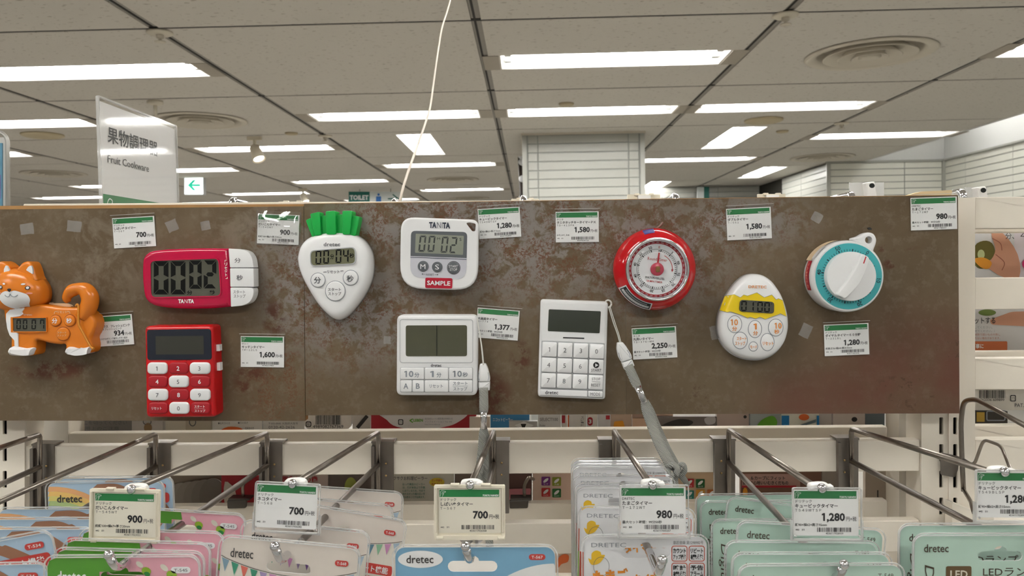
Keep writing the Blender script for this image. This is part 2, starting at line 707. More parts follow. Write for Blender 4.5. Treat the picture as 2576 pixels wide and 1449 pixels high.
def ceiling_light(r, c, kind, cx, cy):
    key = kind
    if r >= 0:
        label = 'recessed %s ceiling light, %s row, %s' % ('lengthwise twin-tube' if kind == 'V' else 'twin-tube', ORD[r], BAY.get(c, 'far bay'))
    else:
        label = 'unseen recessed twin-tube ceiling light added to brighten the panel front'
    loc = Vector((cx, cy, HC))
    t = thing('ceiling_light', label, 'ceiling light', loc, 'recessed ceiling lights' if r >= 0 else 'ceiling lights added out of view')
    if kind not in light_protos:
        lx, ly = (0.635, 0.15)
        sw = (lambda p: p) if kind == 'H' else (lambda p: Vector((p.y, p.x, p.z)))

        def V(x, y, z):
            return loc + sw(Vector((x, y, z)))
        m = M()
        a = [V(-lx, -ly, 0), V(lx, -ly, 0), V(lx, ly, 0), V(-lx, ly, 0)]
        b = [V(-lx + .05, -ly + .05, .085), V(lx - .05, -ly + .05, .085), V(lx - .05, ly - .05, .085), V(-lx + .05, ly - .05, .085)]
        m.add(a + b, [(0, 1, 5, 4), (1, 2, 6, 5), (2, 3, 7, 6), (3, 0, 4, 7), (4, 5, 6, 7)])
        ps = [obj('tray', m, m_tray, t, fix=False)]
        for s in (-1, 1):
            ps.append(obj('tube', M().tube([V(-.575, s * .066, .034), V(.575, s * .066, .034)], .016, 8), m_tube, t, smooth=True))
        for s in (-1, 1):
            for q in (-1, 1):
                p0 = V(s * .595 - .02, q * .066 - .02, .02)
                p1 = V(s * .595 + .02, q * .066 + .02, .075)
                ps.append(obj('socket', M().box(tuple(map(min, p0, p1)), tuple(map(max, p0, p1))), m_tray, t))
        if kind == 'H':
            for s in (-1, 1):
                ps.append(obj('end_plate', M().box((cx + s * .69 - .045, cy - .15, HC - .0035), (cx + s * .69 + .045, cy + .15, HC - .0005)), m_endp, t))
        light_protos[kind] = ps
    else:
        for p in light_protos[kind]:
            c2 = p.copy()
            COL.objects.link(c2)
            c2.parent = t
    return t


diff_proto = None


def ceiling_vent(r, c, cx, cy):
    global diff_proto
    loc = Vector((cx, cy, HC))
    t = thing('ceiling_vent', 'round ringed air vent in the ceiling, %s row, %s' % (ORD[max(r, 0)], BAY.get(c, 'far bay')), 'air vent', loc, 'round ceiling vents')
    if diff_proto is None:
        dn = (0, 0, -1)
        ps = [obj('flange', M().lathe(loc, dn, [(.29, -.06), (.29, .001), (.345, .001), (.35, .006), (.335, .012), (.30, .010), (.275, -.01), (.26, -.055)]), m_vent, t, smooth=True)]
        for (ra, rb, h0, h1) in ((.25, .19, .014, -.03), (.17, .115, .02, -.03), (.10, .05, .024, -.03)):
            ps.append(obj('ring', M().lathe(loc, dn, [(rb, h1), (ra, h0), (ra - .006, h0 + .003), (rb - .01, h1 + .006)]), m_vent, t, smooth=True))
        ps.append(obj('core', M().lathe(loc, dn, [(.05, .0), (.06, .022), (.04, .03), (.01, .032)]), m_vent, t, smooth=True))
        ps.append(obj('duct', M().lathe(loc, dn, [(.29, -.07), (.28, -.069), (.1, -.069), (.01, -.07)], 24), m_dark, t))
        diff_proto = ps
    else:
        for p in diff_proto:
            c2 = p.copy()
            COL.objects.link(c2)
            c2.parent = t
    return t


for r in range(-9, 9):
    for c in range(-8, 3):
        k, cx, cy = ceiling_tile(r, c)
        if k in ('H', 'V'):
            ceiling_light(r, c, k, cx, cy)
        elif k == 'D':
            ceiling_vent(r, c, cx, cy)
ylo, yhi = RY[-9], RY[9]
for c in range(-7, 3):
    x = GX[c]
    obj('grid_bar', M().box((x - .022, ylo, HC + .006), (x + .022, yhi, HC + .03)), m_bar, ceil)
    obj('grid_slot', M().box((x - .012, ylo, HC + .0035), (x - .001, yhi, HC + .0065)), m_slot, ceil)
for r in range(-8, 9):
    obj('grid_slot', M().box((GX[-8], RY[r] - .016, HC + .003), (4.05, RY[r] + .016, HC + .0058)), m_slot, ceil)
# lid above the panels so that no light leaks past the grid
obj('ceiling_deck', M().box((-12.3, ylo - .1, HC + .14), (4.05, yhi, HC + .18)), m_dark, ceil)
# edge of the ceiling along the right-hand well
tag(obj('trim_1', M().box((4.03, ylo, HC - .004), (4.06, 9.38, HC + .62)), m_white), 'white fascia along the raised ceiling edge', 'trim', kind='structure')
tag(obj('ceiling_raised', M().box((4.06, ylo, HC + .6), (5.1, 9.5, HC + .64)), m_white), 'raised white ceiling strip above the right wall', 'ceiling', kind='structure')
for i, yy in enumerate((1.5, 5.0, 8.0)):
    t = thing('ceiling_light', 'tube light hidden in the raised ceiling strip', 'ceiling light', (4.5, yy, HC + .58), 'lights in the raised strip')
    obj('tube', M().tube([(4.5, yy - .6, HC + .56), (4.5, yy + .6, HC + .56)], .016, 8), m_tube, t, smooth=True)
    obj('batten', M().box((4.45, yy - .65, HC + .575), (4.55, yy + .65, HC + .6)), m_tray, t)


def tiled_wall(name, label, F, cols, top, n, hgt, thick, tile, cat='wall'):
    """Wall face of long tiles laid in courses: cols = joints along u (metres), top = v of the first joint."""
    w = thing(name, label, cat, F.P(cols[0], 0), kind='structure')
    m = M().slab(F, rrect(cols[0], top, cols[-1], 3.2 + top if False else 2.7), -thick, -0.004)
    obj('wall_core', m, m_grout, w)
    g = 0.0045
    protos = {}
    for j in range(n):
        for a, b in zip(cols[:-1], cols[1:]):
            k = round(b - a, 4)
            v0 = top + j * hgt
            if k in protos:
                o0, a0, w0 = protos[k]
                twin(o0, F.P(a, v0) - F.P(a0, w0), w)
            else:
                mm = M().slab(F, rrect(a + g, v0 + g, b - g, v0 + hgt - g), -.004, 0.003, bev=.003, steps=1)
                protos[k] = (obj('wall_tile', mm, tile or m_tile_dim, w), a, v0)
    return w


DN = Vector((0, 0, -1))
# pillar in the middle of the shop
pc = thing('pillar', 'square pillar clad in long white tiles, reaching the ceiling', 'pillar', (0.5, 6.9, 0), kind='structure')
Fp = Frame(Vector((-0.03, 6.9, HC)), Vector((1, 0, 0)), DN, Vector((0, -1, 0)), 1.0)
Wp = 1.075
obj('pillar_core', M().box((-0.03, 6.904, 0), (-0.03 + Wp, 7.95, HC)), m_grout, pc)
obj('corner_trim', M().box((-0.034, 6.893, 0), (0.006, 6.93, HC - .02)), m_tile_dim, pc)
obj('corner_trim', M().box((-0.03 + Wp - .036, 6.893, 0), (-0.026 + Wp, 6.93, HC - .02)), m_tile_dim, pc)
obj('head_trim', M().box((-0.04, 6.885, HC - .018), (Wp - .02, 7.96, HC)), m_vent, pc)
pt = {}
for j in range(14):
    v0 = 0.016 + j * 0.0785
    for a, b in ((0.045, 0.135), (0.135, 0.935), (0.935, 1.03)):
        k = (a, b)
        if k in pt:
            twin(pt[k], (0, 0, -j * 0.0785), pc)
        else:
            pt[k] = obj('wall_tile', M().slab(Fp, rrect(a + .004, v0 + .004, b - .004, v0 + .0745), -.004, .003, bev=.003, steps=1), m_tile_dim, pc)

# right-hand walls
Fr = Frame(Vector((4.98, 9.38, HC)), Vector((0, -1, 0)), DN, Vector((-1, 0, 0)), 1.0)
tiled_wall('wall_right', 'white tiled side wall of the shop', Fr, [0.02, 0.45, 1.31, 2.17, 3.03, 3.89, 4.75, 19], 0.02, 9, .0785, .1, m_tile_lit)
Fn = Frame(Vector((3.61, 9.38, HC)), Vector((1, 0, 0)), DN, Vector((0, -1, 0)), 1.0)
tiled_wall('wall_right_nook', 'white tiled wall facing the viewer at the nook', Fn, [0.02, 0.90, 1.35], 0.02, 9, .0785, .1, m_tile_lit)
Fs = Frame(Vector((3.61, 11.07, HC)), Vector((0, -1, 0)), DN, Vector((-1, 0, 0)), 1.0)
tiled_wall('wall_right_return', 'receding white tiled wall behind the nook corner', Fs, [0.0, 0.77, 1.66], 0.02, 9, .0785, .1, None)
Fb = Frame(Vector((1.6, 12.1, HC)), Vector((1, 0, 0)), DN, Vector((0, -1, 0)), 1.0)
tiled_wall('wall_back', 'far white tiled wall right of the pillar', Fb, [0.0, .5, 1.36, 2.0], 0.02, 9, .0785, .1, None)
tag(obj('wall_right_upper', M().box((4.98, -9.7, HC - .0), (5.1, 9.48, HC + .62)), m_white), 'plain white wall above the right wall tiles', 'wall', kind='structure')
tag(obj('wall_nook_upper', M().box((4.05, 9.38, HC + .003), (5.1, 9.48, HC + .62)), m_white), 'plain white wall above the nook tiles', 'wall', kind='structure')
tag(obj('trim_2', M().box((3.58, 9.355, 0), (3.625, 9.385, HC)), m_tile_dim), 'white corner bead of the nook wall', 'trim', kind='structure')
tag(obj('trim_3', M().box((4.945, 9.345, 0), (4.985, 9.385, HC)), m_tile_dim), 'white corner bead where nook meets side wall', 'trim', kind='structure')
tag(obj('trim_4', M().box((3.62, 9.355, HC - .022), (4.96, 9.378, HC - .002)), m_tile_dim), 'pale ledge strip on top of the nook tiles', 'trim', kind='structure')
tag(obj('trim_5', M().box((4.955, -9.7, HC - .022), (4.978, 9.36, HC - .002)), m_tile_dim), 'pale ledge strip on top of the side wall tiles', 'trim', kind='structure')
tag(obj('wall_left', M().box((-12.3, -10, 0), (-12.2, 19, HC + .2)), m_white), 'plain white wall at the far left end', 'wall', kind='structure')
tag(obj('wall_far', M().box((-12.2, 17.3, 0), (7, 17.4, HC + .2)), m_white), 'plain white far end wall', 'wall', kind='structure')
tag(obj('wall_behind', M().box((-12.2, -9.9, 0), (7, -9.76, HC + .8)), m_white), 'plain white wall behind the viewer', 'wall', kind='structure')
tag(obj('wall_opening_shade', M().box((3.65, 11.07, 0), (6, 12.3, HC + .1)), m_dark), 'dark box standing in for the unlit doorway beyond the nook', 'wall', kind='structure')  # solid box; the darkness of the unlit interior is put into its colour

# small ceiling things
m_cream = mat('cream_plastic', (222, 214, 196), rough=0.5)
m_ivory = mat('ivory_disc', (196, 182, 150), rough=0.7)


def onceil(px, py):
    d = ray(px, py)
    return CAM + d * (1.15 / d.z)


for (px, py, lb) in ((402, 80, 'nearest ceiling sprinkler head on the grid joint left'), (1976, 36, 'ceiling sprinkler head on the grid joint above the right'),
                     (2117, 309, 'small ceiling sprinkler on the joint beside the right wall'), (818, 341, 'small ceiling sprinkler on the joint left of the cord')):
    p = onceil(px, py)
    t = thing('sprinkler_head', lb, 'sprinkler', p, 'ceiling sprinklers')
    obj('escutcheon', M().lathe(p, (0, 0, -1), [(.01, 0), (.06, .001), (.062, .008), (.05, .014), (.01, .016)], 24), m_cream, t, smooth=True)
    obj('nozzle', M().lathe(p, (0, 0, -1), [(.018, .01), (.018, .03), (.008, .034), (.008, .045), (.026, .046), (.026, .05), (.002, .05)], 16), m_vent, t, smooth=True)
p = onceil(390, 254)
t = thing('pendant_nozzle', 'thin pendant sprinkler above the fruit cookware sign', 'sprinkler', p)
obj('cup', M().lathe(p, (0, 0, -1), [(.05, 0), (.052, .02), (.02, .03), (.01, .03)], 16), m_cream, t, smooth=True)
obj('stem', M().lathe(p, (0, 0, -1), [(.012, .02), (.012, .09), (.004, .1)], 10), m_cream, t, smooth=True)
for (px, py, rr, lb) in ((1921, 301, .155, 'round flat speaker disc in the ceiling near the right light'), (107, 338, .16, 'round flat speaker disc in the ceiling left of the sign')):
    p = onceil(px, py)
    t = thing('ceiling_speaker', lb, 'speaker', p, 'ceiling speakers')
    obj('grille', M().lathe(p, (0, 0, -1), [(.01, 0.001), (rr, .001), (rr, .012), (rr - .02, .02), (.01, .022)], 36), m_ivory, t, smooth=True)
for (px, py, lb) in ((733, 334, 'small square ceiling sensor near the hanging cord'), (1425, 260, 'small ceiling plate above the pillar light'), (1968, 329, 'small ceiling plate right of the slanted light')):
    p = onceil(px, py)
    tag(obj('ceiling_sensor', M().lathe(p, (0, 0, -1), [(.02, 0), (.055, .002), (.05, .015), (.01, .018)], 16), m_ivory, smooth=True), lb, 'sensor', 'small ceiling sensors')

# spot lamps
m_spot = mat('spot_enamel', (232, 222, 200), rough=0.5)
m_bulb = mat('spot_bulb', (255, 244, 225), rough=0.3, emit=8.0)
for (px, py, sc, lb) in ((640, 344, 1.0, 'cream spot lamp on the ceiling in front of a light'), (762, 474, 1.0, 'small spot lamp on the far ceiling left of the toilet sign')):
    p = onceil(px, py)
    t = thing('spot_lamp', lb, 'spot lamp', p, 'ceiling spot lamps')
    obj('mount', M().box((p.x - .06, p.y - .02, p.z - .03), (p.x + .06, p.y + .02, p.z)), m_spot, t)
    obj('stem', M().tube([p, p + Vector((0, 0, -.09))], .014, 8), m_spot, t)
    q = p + Vector((0, 0, -.10))
    ax = Vector((.35, -.25, -.75)).normalized()
    obj('lamp_head', M().lathe(q - ax * .03, ax, [(.02, 0), (.045, .02), (.05, .10), (.06, .15), (.052, .15), (.03, .12)], 20), m_spot, t, smooth=True)
    obj('bulb', M().lathe(q - ax * .03, ax, [(.02, .12), (.05, .138), (.01, .142)], 20), m_bulb, t, smooth=True)

# lighting mast beside the pillar
t = thing('spot_mast', 'dark leaning mast with small white lamps beside the pillar', 'lamp stand', L(1318, 560, 8.4))
a, b = L(1321, 640, 8.4), L(1308, 386, 8.4)
obj('mast', M().tube([a, b], .026, 8), mat('mast_black', (52, 40, 34), rough=0.5), t, smooth=True)
for (px, py) in ((1313, 392), (1314, 408), (1315, 450)):
    q = L(px + 2, py, 8.35)
    o = obj('lamp_head', M().lathe(q, (1, -.6, -.2), [(.02, -.05), (.035, -.03), (.04, .05), (.01, .052)], 16), mat('mast_lamp', (240, 242, 245), rough=.3), t, smooth=True)

# exit sign and toilet sign
m_sign_w = mat('sign_backlit_white', (240, 250, 248), rough=0.4, emit=.75)
m_sign_g = mat('sign_green', (0, 176, 140), rough=0.4, emit=0.4)
F = Pix(9.67)
t = thing('exit_sign', 'backlit white exit sign with a green arrow pointing left', 'exit sign', L(487, 440, 9.67))
obj('case', M().slab(F, rrect(463, 441, 512, 490, 2), -.08, -.001), mat('sign_case', (205, 205, 205), rough=.5), t)
obj('face', M().slab(F, rrect(464.5, 442.5, 510.5, 488.5, 2), -.001, .003), m_sign_w, t)
m = M().flat(F, [(473, 466), (486, 453), (493, 453), (484, 463.5), (504, 463.5), (504, 468.5), (484, 468.5), (493, 479), (486, 479)], .005)
m.text(F, '非常口', 498, 478, 508, 484, .005)
obj('arrow_print', m, m_sign_g, t)
obj('hanger', M().slab(F, rrect(470, 437, 505, 442), -.06, -.02), m_cream, t)
F = Pix(11.5)
t = thing('toilet_sign', 'hanging toilet sign with green name panel and blue figure', 'sign', L(942, 482, 11.5))
obj('name_panel', M().slab(F, rrect(877, 482, 930, 560), -.03, 0), mat('sign_teal', (10, 104, 92), rough=.5), t)
obj('symbol_panel', M().slab(F, rrect(930, 482, 1012, 560), -.03, 0), mat('sign_pale', (222, 228, 226), rough=.5), t)
m = M()
m.text(F, 'TOILET', 880, 491, 927, 503, .006, .03)
m.text(F, '化粧室', 882, 507, 926, 522, .006, .03)
obj('lettering', m, mat('print_white', (245, 245, 245), rough=.5), t)
m = M()
m.flat(F, ell(952.5, 489.5, 3, 3.2, 16), .006)
m.flat(F, rrect(946, 494, 959, 513, 2), .006)
m.flat(F, rrect(948, 513, 952, 530), .006)
m.flat(F, rrect(953.5, 513, 957.5, 530), .006)
obj('figure_print', m, mat('print_blue', (30, 110, 190), rough=.5), t)
m = M().stroke(F, [(976, 500), (1003, 500)], 3, .006)
m.stroke(F, [(988, 489), (1003, 501)], 3, .006)
m.stroke(F, [(988, 512), (1003, 499)], 3, .006)
obj('arrow_print', m, MATS['sign_teal'], t)
for px in (905, 983):
    a = L(px, 483, 11.5)
    obj('wire', M().tube([a, Vector((a.x, a.y, HC))], .006, 6), m_bar, t)
F = Pix(12.0)
t = thing('hanging_sign', 'small far hanging sign with a teal band right of the pillar', 'sign', L(1768, 470, 12))
obj('board', M().slab(F, rrect(1754, 470, 1784, 530), -.03, 0), MATS['sign_pale'], t)
obj('band', M().slab(F, rrect(1771, 470, 1784, 530), 0, .004), MATS['sign_teal'], t)
a = L(1769, 470, 12)
obj('wire', M().tube([a, Vector((a.x, a.y, HC))], .006, 6), m_bar, t)

# unseen shelving added behind the viewer to block low-angle light
t = thing('light_block_shelf', 'unseen tall white shelving added behind the viewer to block low light', 'shelving', (-.6, -1.6, 0))
obj('back_panel', M().box((-4.6, -1.64, 0), (3.2, -1.60, 2.25)), m_white, t)
for zz in (.15, .55, .95, 1.35, 1.75, 2.2):
    obj('shelf_board', M().box((-4.6, -1.60, zz), (3.2, -1.25, zz + .025)), m_white, t)
for xx in (-4.6, -2.65, -.7, 1.25, 3.17):
    obj('side_post', M().box((xx, -1.62, 0), (xx + .04, -1.25, 2.25)), m_white, t)
# ================================================================== gondola: posts, rails, rusty panels
YP = 0.710                            # front face of the rusty panels
YR = 0.737                            # front face of the rails
YB = 0.805                            # rails of the other side
m_rail = mat('shelf_enamel', (238, 229, 214), rough=0.45, var=0.02, vscale=30)
m_slotd = mat('slot_dark', (26, 30, 28), rough=0.9)
m_steel = mat('hook_steel', (150, 142, 134), rough=0.3, metal=1.0, var=0.12, vscale=90)
m_plate = mat('bracket_steel', (140, 132, 124), rough=0.38, metal=0.9, var=0.1, vscale=60)
m_chrome = mat('chrome', (225, 225, 228), rough=0.08, metal=1.0)


def upright(label, px0, px1, Y, slots, thick=.03, top=497, bottom=1700):
    F = Pix(Y)
    t = thing('shelf_upright', label, 'shelf post', L((px0 + px1) / 2, bottom, Y), 'gondola posts')
    holes = []
    for sx in slots:
        for k in range(-7, 9):
            y0 = 1050 + 67.3 * k
            if y0 > top + 20 and y0 + 44 < bottom - 20:
                holes.append(rrect(sx - 5, y0, sx + 5, y0 + 43, 2, 2))
    obj('post_face', M().slab(F, rrect(px0, top, px1, bottom), -.0025, 0, holes=holes or None), m_rail, t)
    obj('post_side', M().slab(F, rrect(px0, top, px0 + 6, bottom), -thick, -.0026), m_rail, t)
    obj('post_side', M().slab(F, rrect(px1 - 6, top, px1, bottom), -thick, -.0026), m_rail, t)
    if slots:
        obj('slot_shade', M().slab(F, rrect(px0 + 6, top + 5, px1 - 6, bottom), -thick, -thick + .002), m_slotd, t)  # near-black plate standing in for the shade inside the hollow post
    return t


upright('white slotted post between the two shelf bays', 2318, 2386, YR - .002, [2368])
upright('white slotted post beside the rusty panel edge', 2387, 2453, YR - .004, [2403])
upright('white slotted post at the left end below the dog timer', -45, 62, YR - .002, [12], top=530)
upright('shaded rear post left of the rail ends', 64, 172, YB, [], top=540)
upright('shaded rear post at the right end of the rails', 2262, 2300, YB, [], top=510)
upright('shaded narrow rear post near the right bay', 2306, 2330, YB + .01, [], top=512)

RT = [497, 700, 903, 1107, 1310, 1513]   # top edges in px at the right post


def rail(label, p0, p1, h, Y, thick=.012, group='gondola rails', top=True):
    F = frame2(p0, p1, Y, mm=100)
    w = 100.0
    t = thing('shelf_rail', label, 'shelf rail', L(p0[0], p0[1], Y), group)
    hu = h / F.unit
    obj('face', M().slab(F, rrect(0, 0, w, hu, .15, 2), -.0015, 0, bev=.0006, steps=1), m_rail, t)
    obj('lip', M().slab(F, rrect(0, 0, w, .0015 / F.unit), -thick, -.0016), m_rail, t)
    obj('lip', M().slab(F, rrect(0, hu - .0015 / F.unit, w, hu), -thick, -.0016), m_rail, t)
    return t


names = ['topmost', 'second', 'third', 'fourth', 'fifth', 'lowest']
for i, y in enumerate(RT):
    # left bay, seen only below the panels
    yl = y + 16
    if i >= 3:
        rail('%s white rail of the wide bay under the panels' % ('upper' if i == 3 else 'middle' if i == 4 else 'bottom'), (58, yl), (2314, y), .0297, YR)
    else:
        rail('white rail hidden behind the rusty panels', (58, yl), (2314, y), .0297, YR, group='rails behind the panels')
    rail('%s white rail of the right-hand bay' % names[i], (2453, y - 1), (2860, y - 4), .0297, YR)
    yb = 664 + (y - 657) * YR / YB
    rail('%s shaded rear rail of the wide bay' % names[i], (172, yb + 14.5), (2232, yb - 2), .0297, YB)
    rail('%s shaded rear rail of the right-hand bay' % names[i], (2424, yb - 4), (2760, yb - 7), .0297, YB)

# ---- rusty panels
m_rust = bpy.data.materials.new('rusty_print')
m_rust.use_nodes = True
MATS['rusty_print'] = m_rust
nt = m_rust.node_tree
bs = nt.nodes['Principled BSDF']
bs.inputs['Roughness'].default_value = 0.42
bs.inputs['Specular IOR Level'].default_value = 0.28
geo = nt.nodes.new('ShaderNodeNewGeometry')


def nnoise(scale, detail=5, rough=0.6, off=0.0, dist=0.0):
    n = nt.nodes.new('ShaderNodeTexNoise')
    n.inputs['Scale'].default_value = scale
    n.inputs['Detail'].default_value = detail
    n.inputs['Roughness'].default_value = rough
    n.inputs['Distortion'].default_value = dist
    v = nt.nodes.new('ShaderNodeVectorMath')
    v.operation = 'ADD'
    v.inputs[1].default_value = (off, 0, off * .7)
    nt.links.new(geo.outputs['Position'], v.inputs[0])
    nt.links.new(v.outputs[0], n.inputs['Vector'])
    return n.outputs[0]


def mrange(src, a, b, c=0.0, d=1.0):
    n = nt.nodes.new('ShaderNodeMapRange')
    n.interpolation_type = 'SMOOTHSTEP'
    for i, v in enumerate((a, b, c, d)):
        n.inputs[i + 1].default_value = v
    nt.links.new(src, n.inputs[0])
    return n.outputs[0]


def mmath(op, a, b):
    n = nt.nodes.new('ShaderNodeMath')
    n.operation = op
    n.use_clamp = True
    for i, v in enumerate((a, b)):
        if isinstance(v, (int, float)):
            n.inputs[i].default_value = v
        else:
            nt.links.new(v, n.inputs[i])
    return n.outputs[0]


def mmix(fac, a, b):
    n = nt.nodes.new('ShaderNodeMix')
    n.data_type = 'RGBA'
    nt.links.new(fac, n.inputs[0])
    for i, v in ((6, a), (7, b)):
        if isinstance(v, tuple):
            n.inputs[i].default_value = (*lin(v), 1)
        else:
            nt.links.new(v, n.inputs[i])
    return n.outputs[2]


def blob(px, py, rx, rz, soft=0.6):
    """Soft patch of its own shape on the print, centred where the photograph shows it."""
    c = L(px, py, YP)
    v = nt.nodes.new('ShaderNodeVectorMath')
    v.operation = 'SUBTRACT'
    v.inputs[1].default_value = c
    nt.links.new(geo.outputs['Position'], v.inputs[0])
    s = nt.nodes.new('ShaderNodeVectorMath')
    s.operation = 'MULTIPLY'
    s.inputs[1].default_value = (1 / rx, 0, 1 / rz)
    nt.links.new(v.outputs[0], s.inputs[0])
    l = nt.nodes.new('ShaderNodeVectorMath')
    l.operation = 'LENGTH'
    nt.links.new(s.outputs[0], l.inputs[0])
    return mrange(l.outputs[1], 1.0, 1.0 - soft, 0, 1)


def mmax(*a):
    r = a[0]
    for b in a[1:]:
        r = mmath('MAXIMUM', r, b)
    return r


base = mmix(mrange(nnoise(7, 6), .35, .65), (97, 81, 60), (112, 97, 76))
base = mmix(mrange(nnoise(150, 6, .65, 3.1), .48, .66, 0, .4), base, (126, 112, 95))
lght = mmath('MULTIPLY', mmax(blob(240, 640, .10, .07, .9), blob(620, 560, .07, .05, .9), blob(100, 760, .05, .05, .9)), mrange(nnoise(34, 7, .66, 17, .5), .46, .62))
base = mmix(mmath('MULTIPLY', lght, .55), base, (142, 130, 114))
# reddish brown stain low on the right, and small ones
red = mmath('MULTIPLY', mmax(blob(2330, 960, .16, .10, .9), blob(2100, 1000, .12, .05, .9)), mrange(nnoise(12, 6, .6, 9), .3, .65, .3, 1))
base = mmix(red, base, (104, 66, 54))
# bare grey metal and orange rust in the middle
mid = mmax(blob(1330, 600, .17, .09, .8), blob(1050, 560, .13, .05, .8), blob(1620, 640, .12, .08, .8), blob(900, 780, .12, .08, .9), blob(760, 720, .06, .09, .9), blob(1850, 560, .10, .04, .9), mmath('MULTIPLY', blob(690, 650, .05, .06, .9), .6))
grey = mmath('MULTIPLY', mid, mrange(nnoise(75, 7, .66, 5.2, .4), .42, .53))
base = mmix(mmath('MULTIPLY', grey, .8), base, (142, 137, 133))
rustm = mmath('MULTIPLY', mmax(mid, blob(700, 950, .05, .08, .9)), mmath('MULTIPLY', mrange(nnoise(400, 5, .62, 1.7, .9), .49, .54), mrange(nnoise(55, 6, .62, 31), .42, .56)))
base = mmix(mmath('MULTIPLY', rustm, .85), base, (108, 70, 46))
specks = mmath('MULTIPLY', mrange(nnoise(9, 3, .5, 21), .56, .68), mrange(nnoise(140, 6, .7, 8.8, .4), .56, .64))
base = mmix(mmath('MULTIPLY', specks, .8), base, (78, 56, 42))
# larger dark rust marks
marks = mmath('MULTIPLY', mmax(blob(1235, 1000, .025, .03), blob(1310, 900, .012, .02), blob(130, 930, .05, .012), blob(690, 800, .014, .02), blob(2245, 665, .012, .006), blob(2215, 625, .04, .004), blob(630, 960, .02, .03)),
              mrange(nnoise(60, 7, .7, 14), .44, .56))
base = mmix(mmath('MULTIPLY', marks, .9), base, (86, 48, 34))
nt.links.new(base, bs.inputs['Base Color'])
bp = nt.nodes.new('ShaderNodeBump')
bp.inputs['Strength'].default_value = .12
bp.inputs['Distance'].default_value = .001
nt.links.new(nnoise(180, 6, .7), bp.inputs['Height'])
nt.links.new(bp.outputs[0], bs.inputs['Normal'])
m_mdf = mat('fibreboard', (176, 132, 82), rough=.8, var=.08, vscale=60)


def panel(label, q, back=None):
    """Board with its four corners given in px (tl, tr, br, bl)."""
    F = Pix(YP)
    t = thing('rusty_panel', label, 'display panel', L(*q[3], YP), 'rust-print panels')
    obj('printed_face', M().slab(F, q, -.0012, 0), m_rust, t)
    obj('board', M().slab(F, back or q, -.010, -.0013), m_mdf, t)
    return t


panel('rust-effect magnetic panel with the dog and red timers', [(-70, 527.5), (763.5, 519), (767.5, 1059), (-70, 1058)], [(-70, 518), (763.5, 513), (767.5, 1059), (-70, 1058)])
panel('rust-effect magnetic panel with the radish and white timers', [(764.5, 513), (1574, 502.5), (1575, 1042), (769, 1045)], [(764.5, 512), (1573.5, 501), (1574.5, 1042), (769, 1045)])
panel('rust-effect magnetic panel with the egg and dial timers', [(1574.3, 502), (2410, 491.5), (2414, 1040), (1575.5, 1042)], [(1574.5, 500.5), (2410, 490), (2414, 1040), (1575.5, 1042)])

# strips of old clear tape on the panels
m_tape = clear_mat('old_tape', refl=.05, rough=.3, haze=.11)
F = Pix(YP)
for (cx, cy, w, h, a, lb) in ((68, 576, 33, 28, -.12, 'leftmost tape scrap, above the dog timer ears'), (187, 569, 36, 27, .10, 'tape scrap above and right of the dog timer'),
                              (433, 568, 28, 28, -.42, 'tilted tape scrap just right of the first price card'), (517, 567, 24, 22, -.2, 'torn tape scrap above the pink timer'),
                              (974, 855, 18, 20, 0, 'faint tape scrap left of the big white timer'), (1798, 837, 22, 34, -.2, 'tape scrap tucked beside the egg timer'),
                              (2027, 832, 26, 34, .45, 'tape scrap between the egg timer and price card'), (2055, 547, 26, 24, .5, 'faint tape scrap above the dial timer')):
    o = rot2(rrect(cx - w / 2, cy - h / 2, cx + w / 2, cy + h / 2), (cx, cy), a)
    rg = random.Random(int(cx))
    pts = []
    for i in range(4):
        p, q = o[i], o[(i + 1) % 4]
        for k in range(3):
            t_ = k / 3
            pts.append((p[0] + (q[0] - p[0]) * t_ + rg.uniform(-.9, .9), p[1] + (q[1] - p[1]) * t_ + rg.uniform(-.9, .9)))
    tag(obj('tape_scrap', M().slab(F, pts, .0001, .0003), m_tape), lb, 'tape', 'tape scraps on the panels')
# ================================================================== the timers on the panel
m_orange = mat('orange_plastic', (226, 128, 34), rough=.25)
m_wplas = mat('white_plastic', (242, 242, 242), rough=.16)
m_wmatt = mat('white_matt_plastic', (238, 238, 238), rough=.42)
m_pink = mat('crimson_plastic', (196, 16, 66), rough=.13)
m_red = mat('red_plastic', (204, 18, 26), rough=.3)
m_redkey = mat('red_rubber', (176, 22, 36), rough=.5)
m_green = mat('green_plastic', (24, 176, 76), rough=.3)
m_black = mat('print_black', (26, 26, 28), rough=.5)
m_grey = mat('print_grey', (92, 92, 96), rough=.5)
m_mid = mat('print_mid_grey', (140, 146, 154), rough=.5)
m_lt = mat('groove_grey', (178, 180, 182), rough=.5)
m_lcd = mat('lcd_green', (122, 122, 96), rough=.15)
m_lcdd = mat('lcd_dim', (88, 88, 76), rough=.12)
m_lcdk = mat('lcd_dark', (60, 60, 54), rough=.10)
m_lcdb = mat('lcd_pale', (148, 152, 138), rough=.15)
m_seg = mat('lcd_segment', (18, 19, 17), rough=.5, spec=.15)
m_seg2 = mat('lcd_segment_soft', (66, 70, 68), rough=.3)
m_white = MATS['print_white']
m_pinkc = mat('cheek_pink', (238, 160, 140), rough=.5)
m_navy = mat('navy_bezel', (34, 38, 50), rough=.12)
m_gface = mat('grey_face', (98, 102, 106), rough=.3)
m_lav = mat('lavender_face', (206, 206, 214), rough=.35)
m_rlab = mat('red_label', (190, 26, 52), rough=.3)
m_redp = mat('print_red', (196, 38, 50), rough=.5)
m_orp = mat('print_orange', (232, 142, 60), rough=.5)
m_yel = mat('yellow_print', (240, 208, 30), rough=.3)
m_teal = mat('teal_print', (72, 178, 184), rough=.4)
m_gloss = mat('red_enamel', (206, 16, 28), rough=.12, coat=.4)
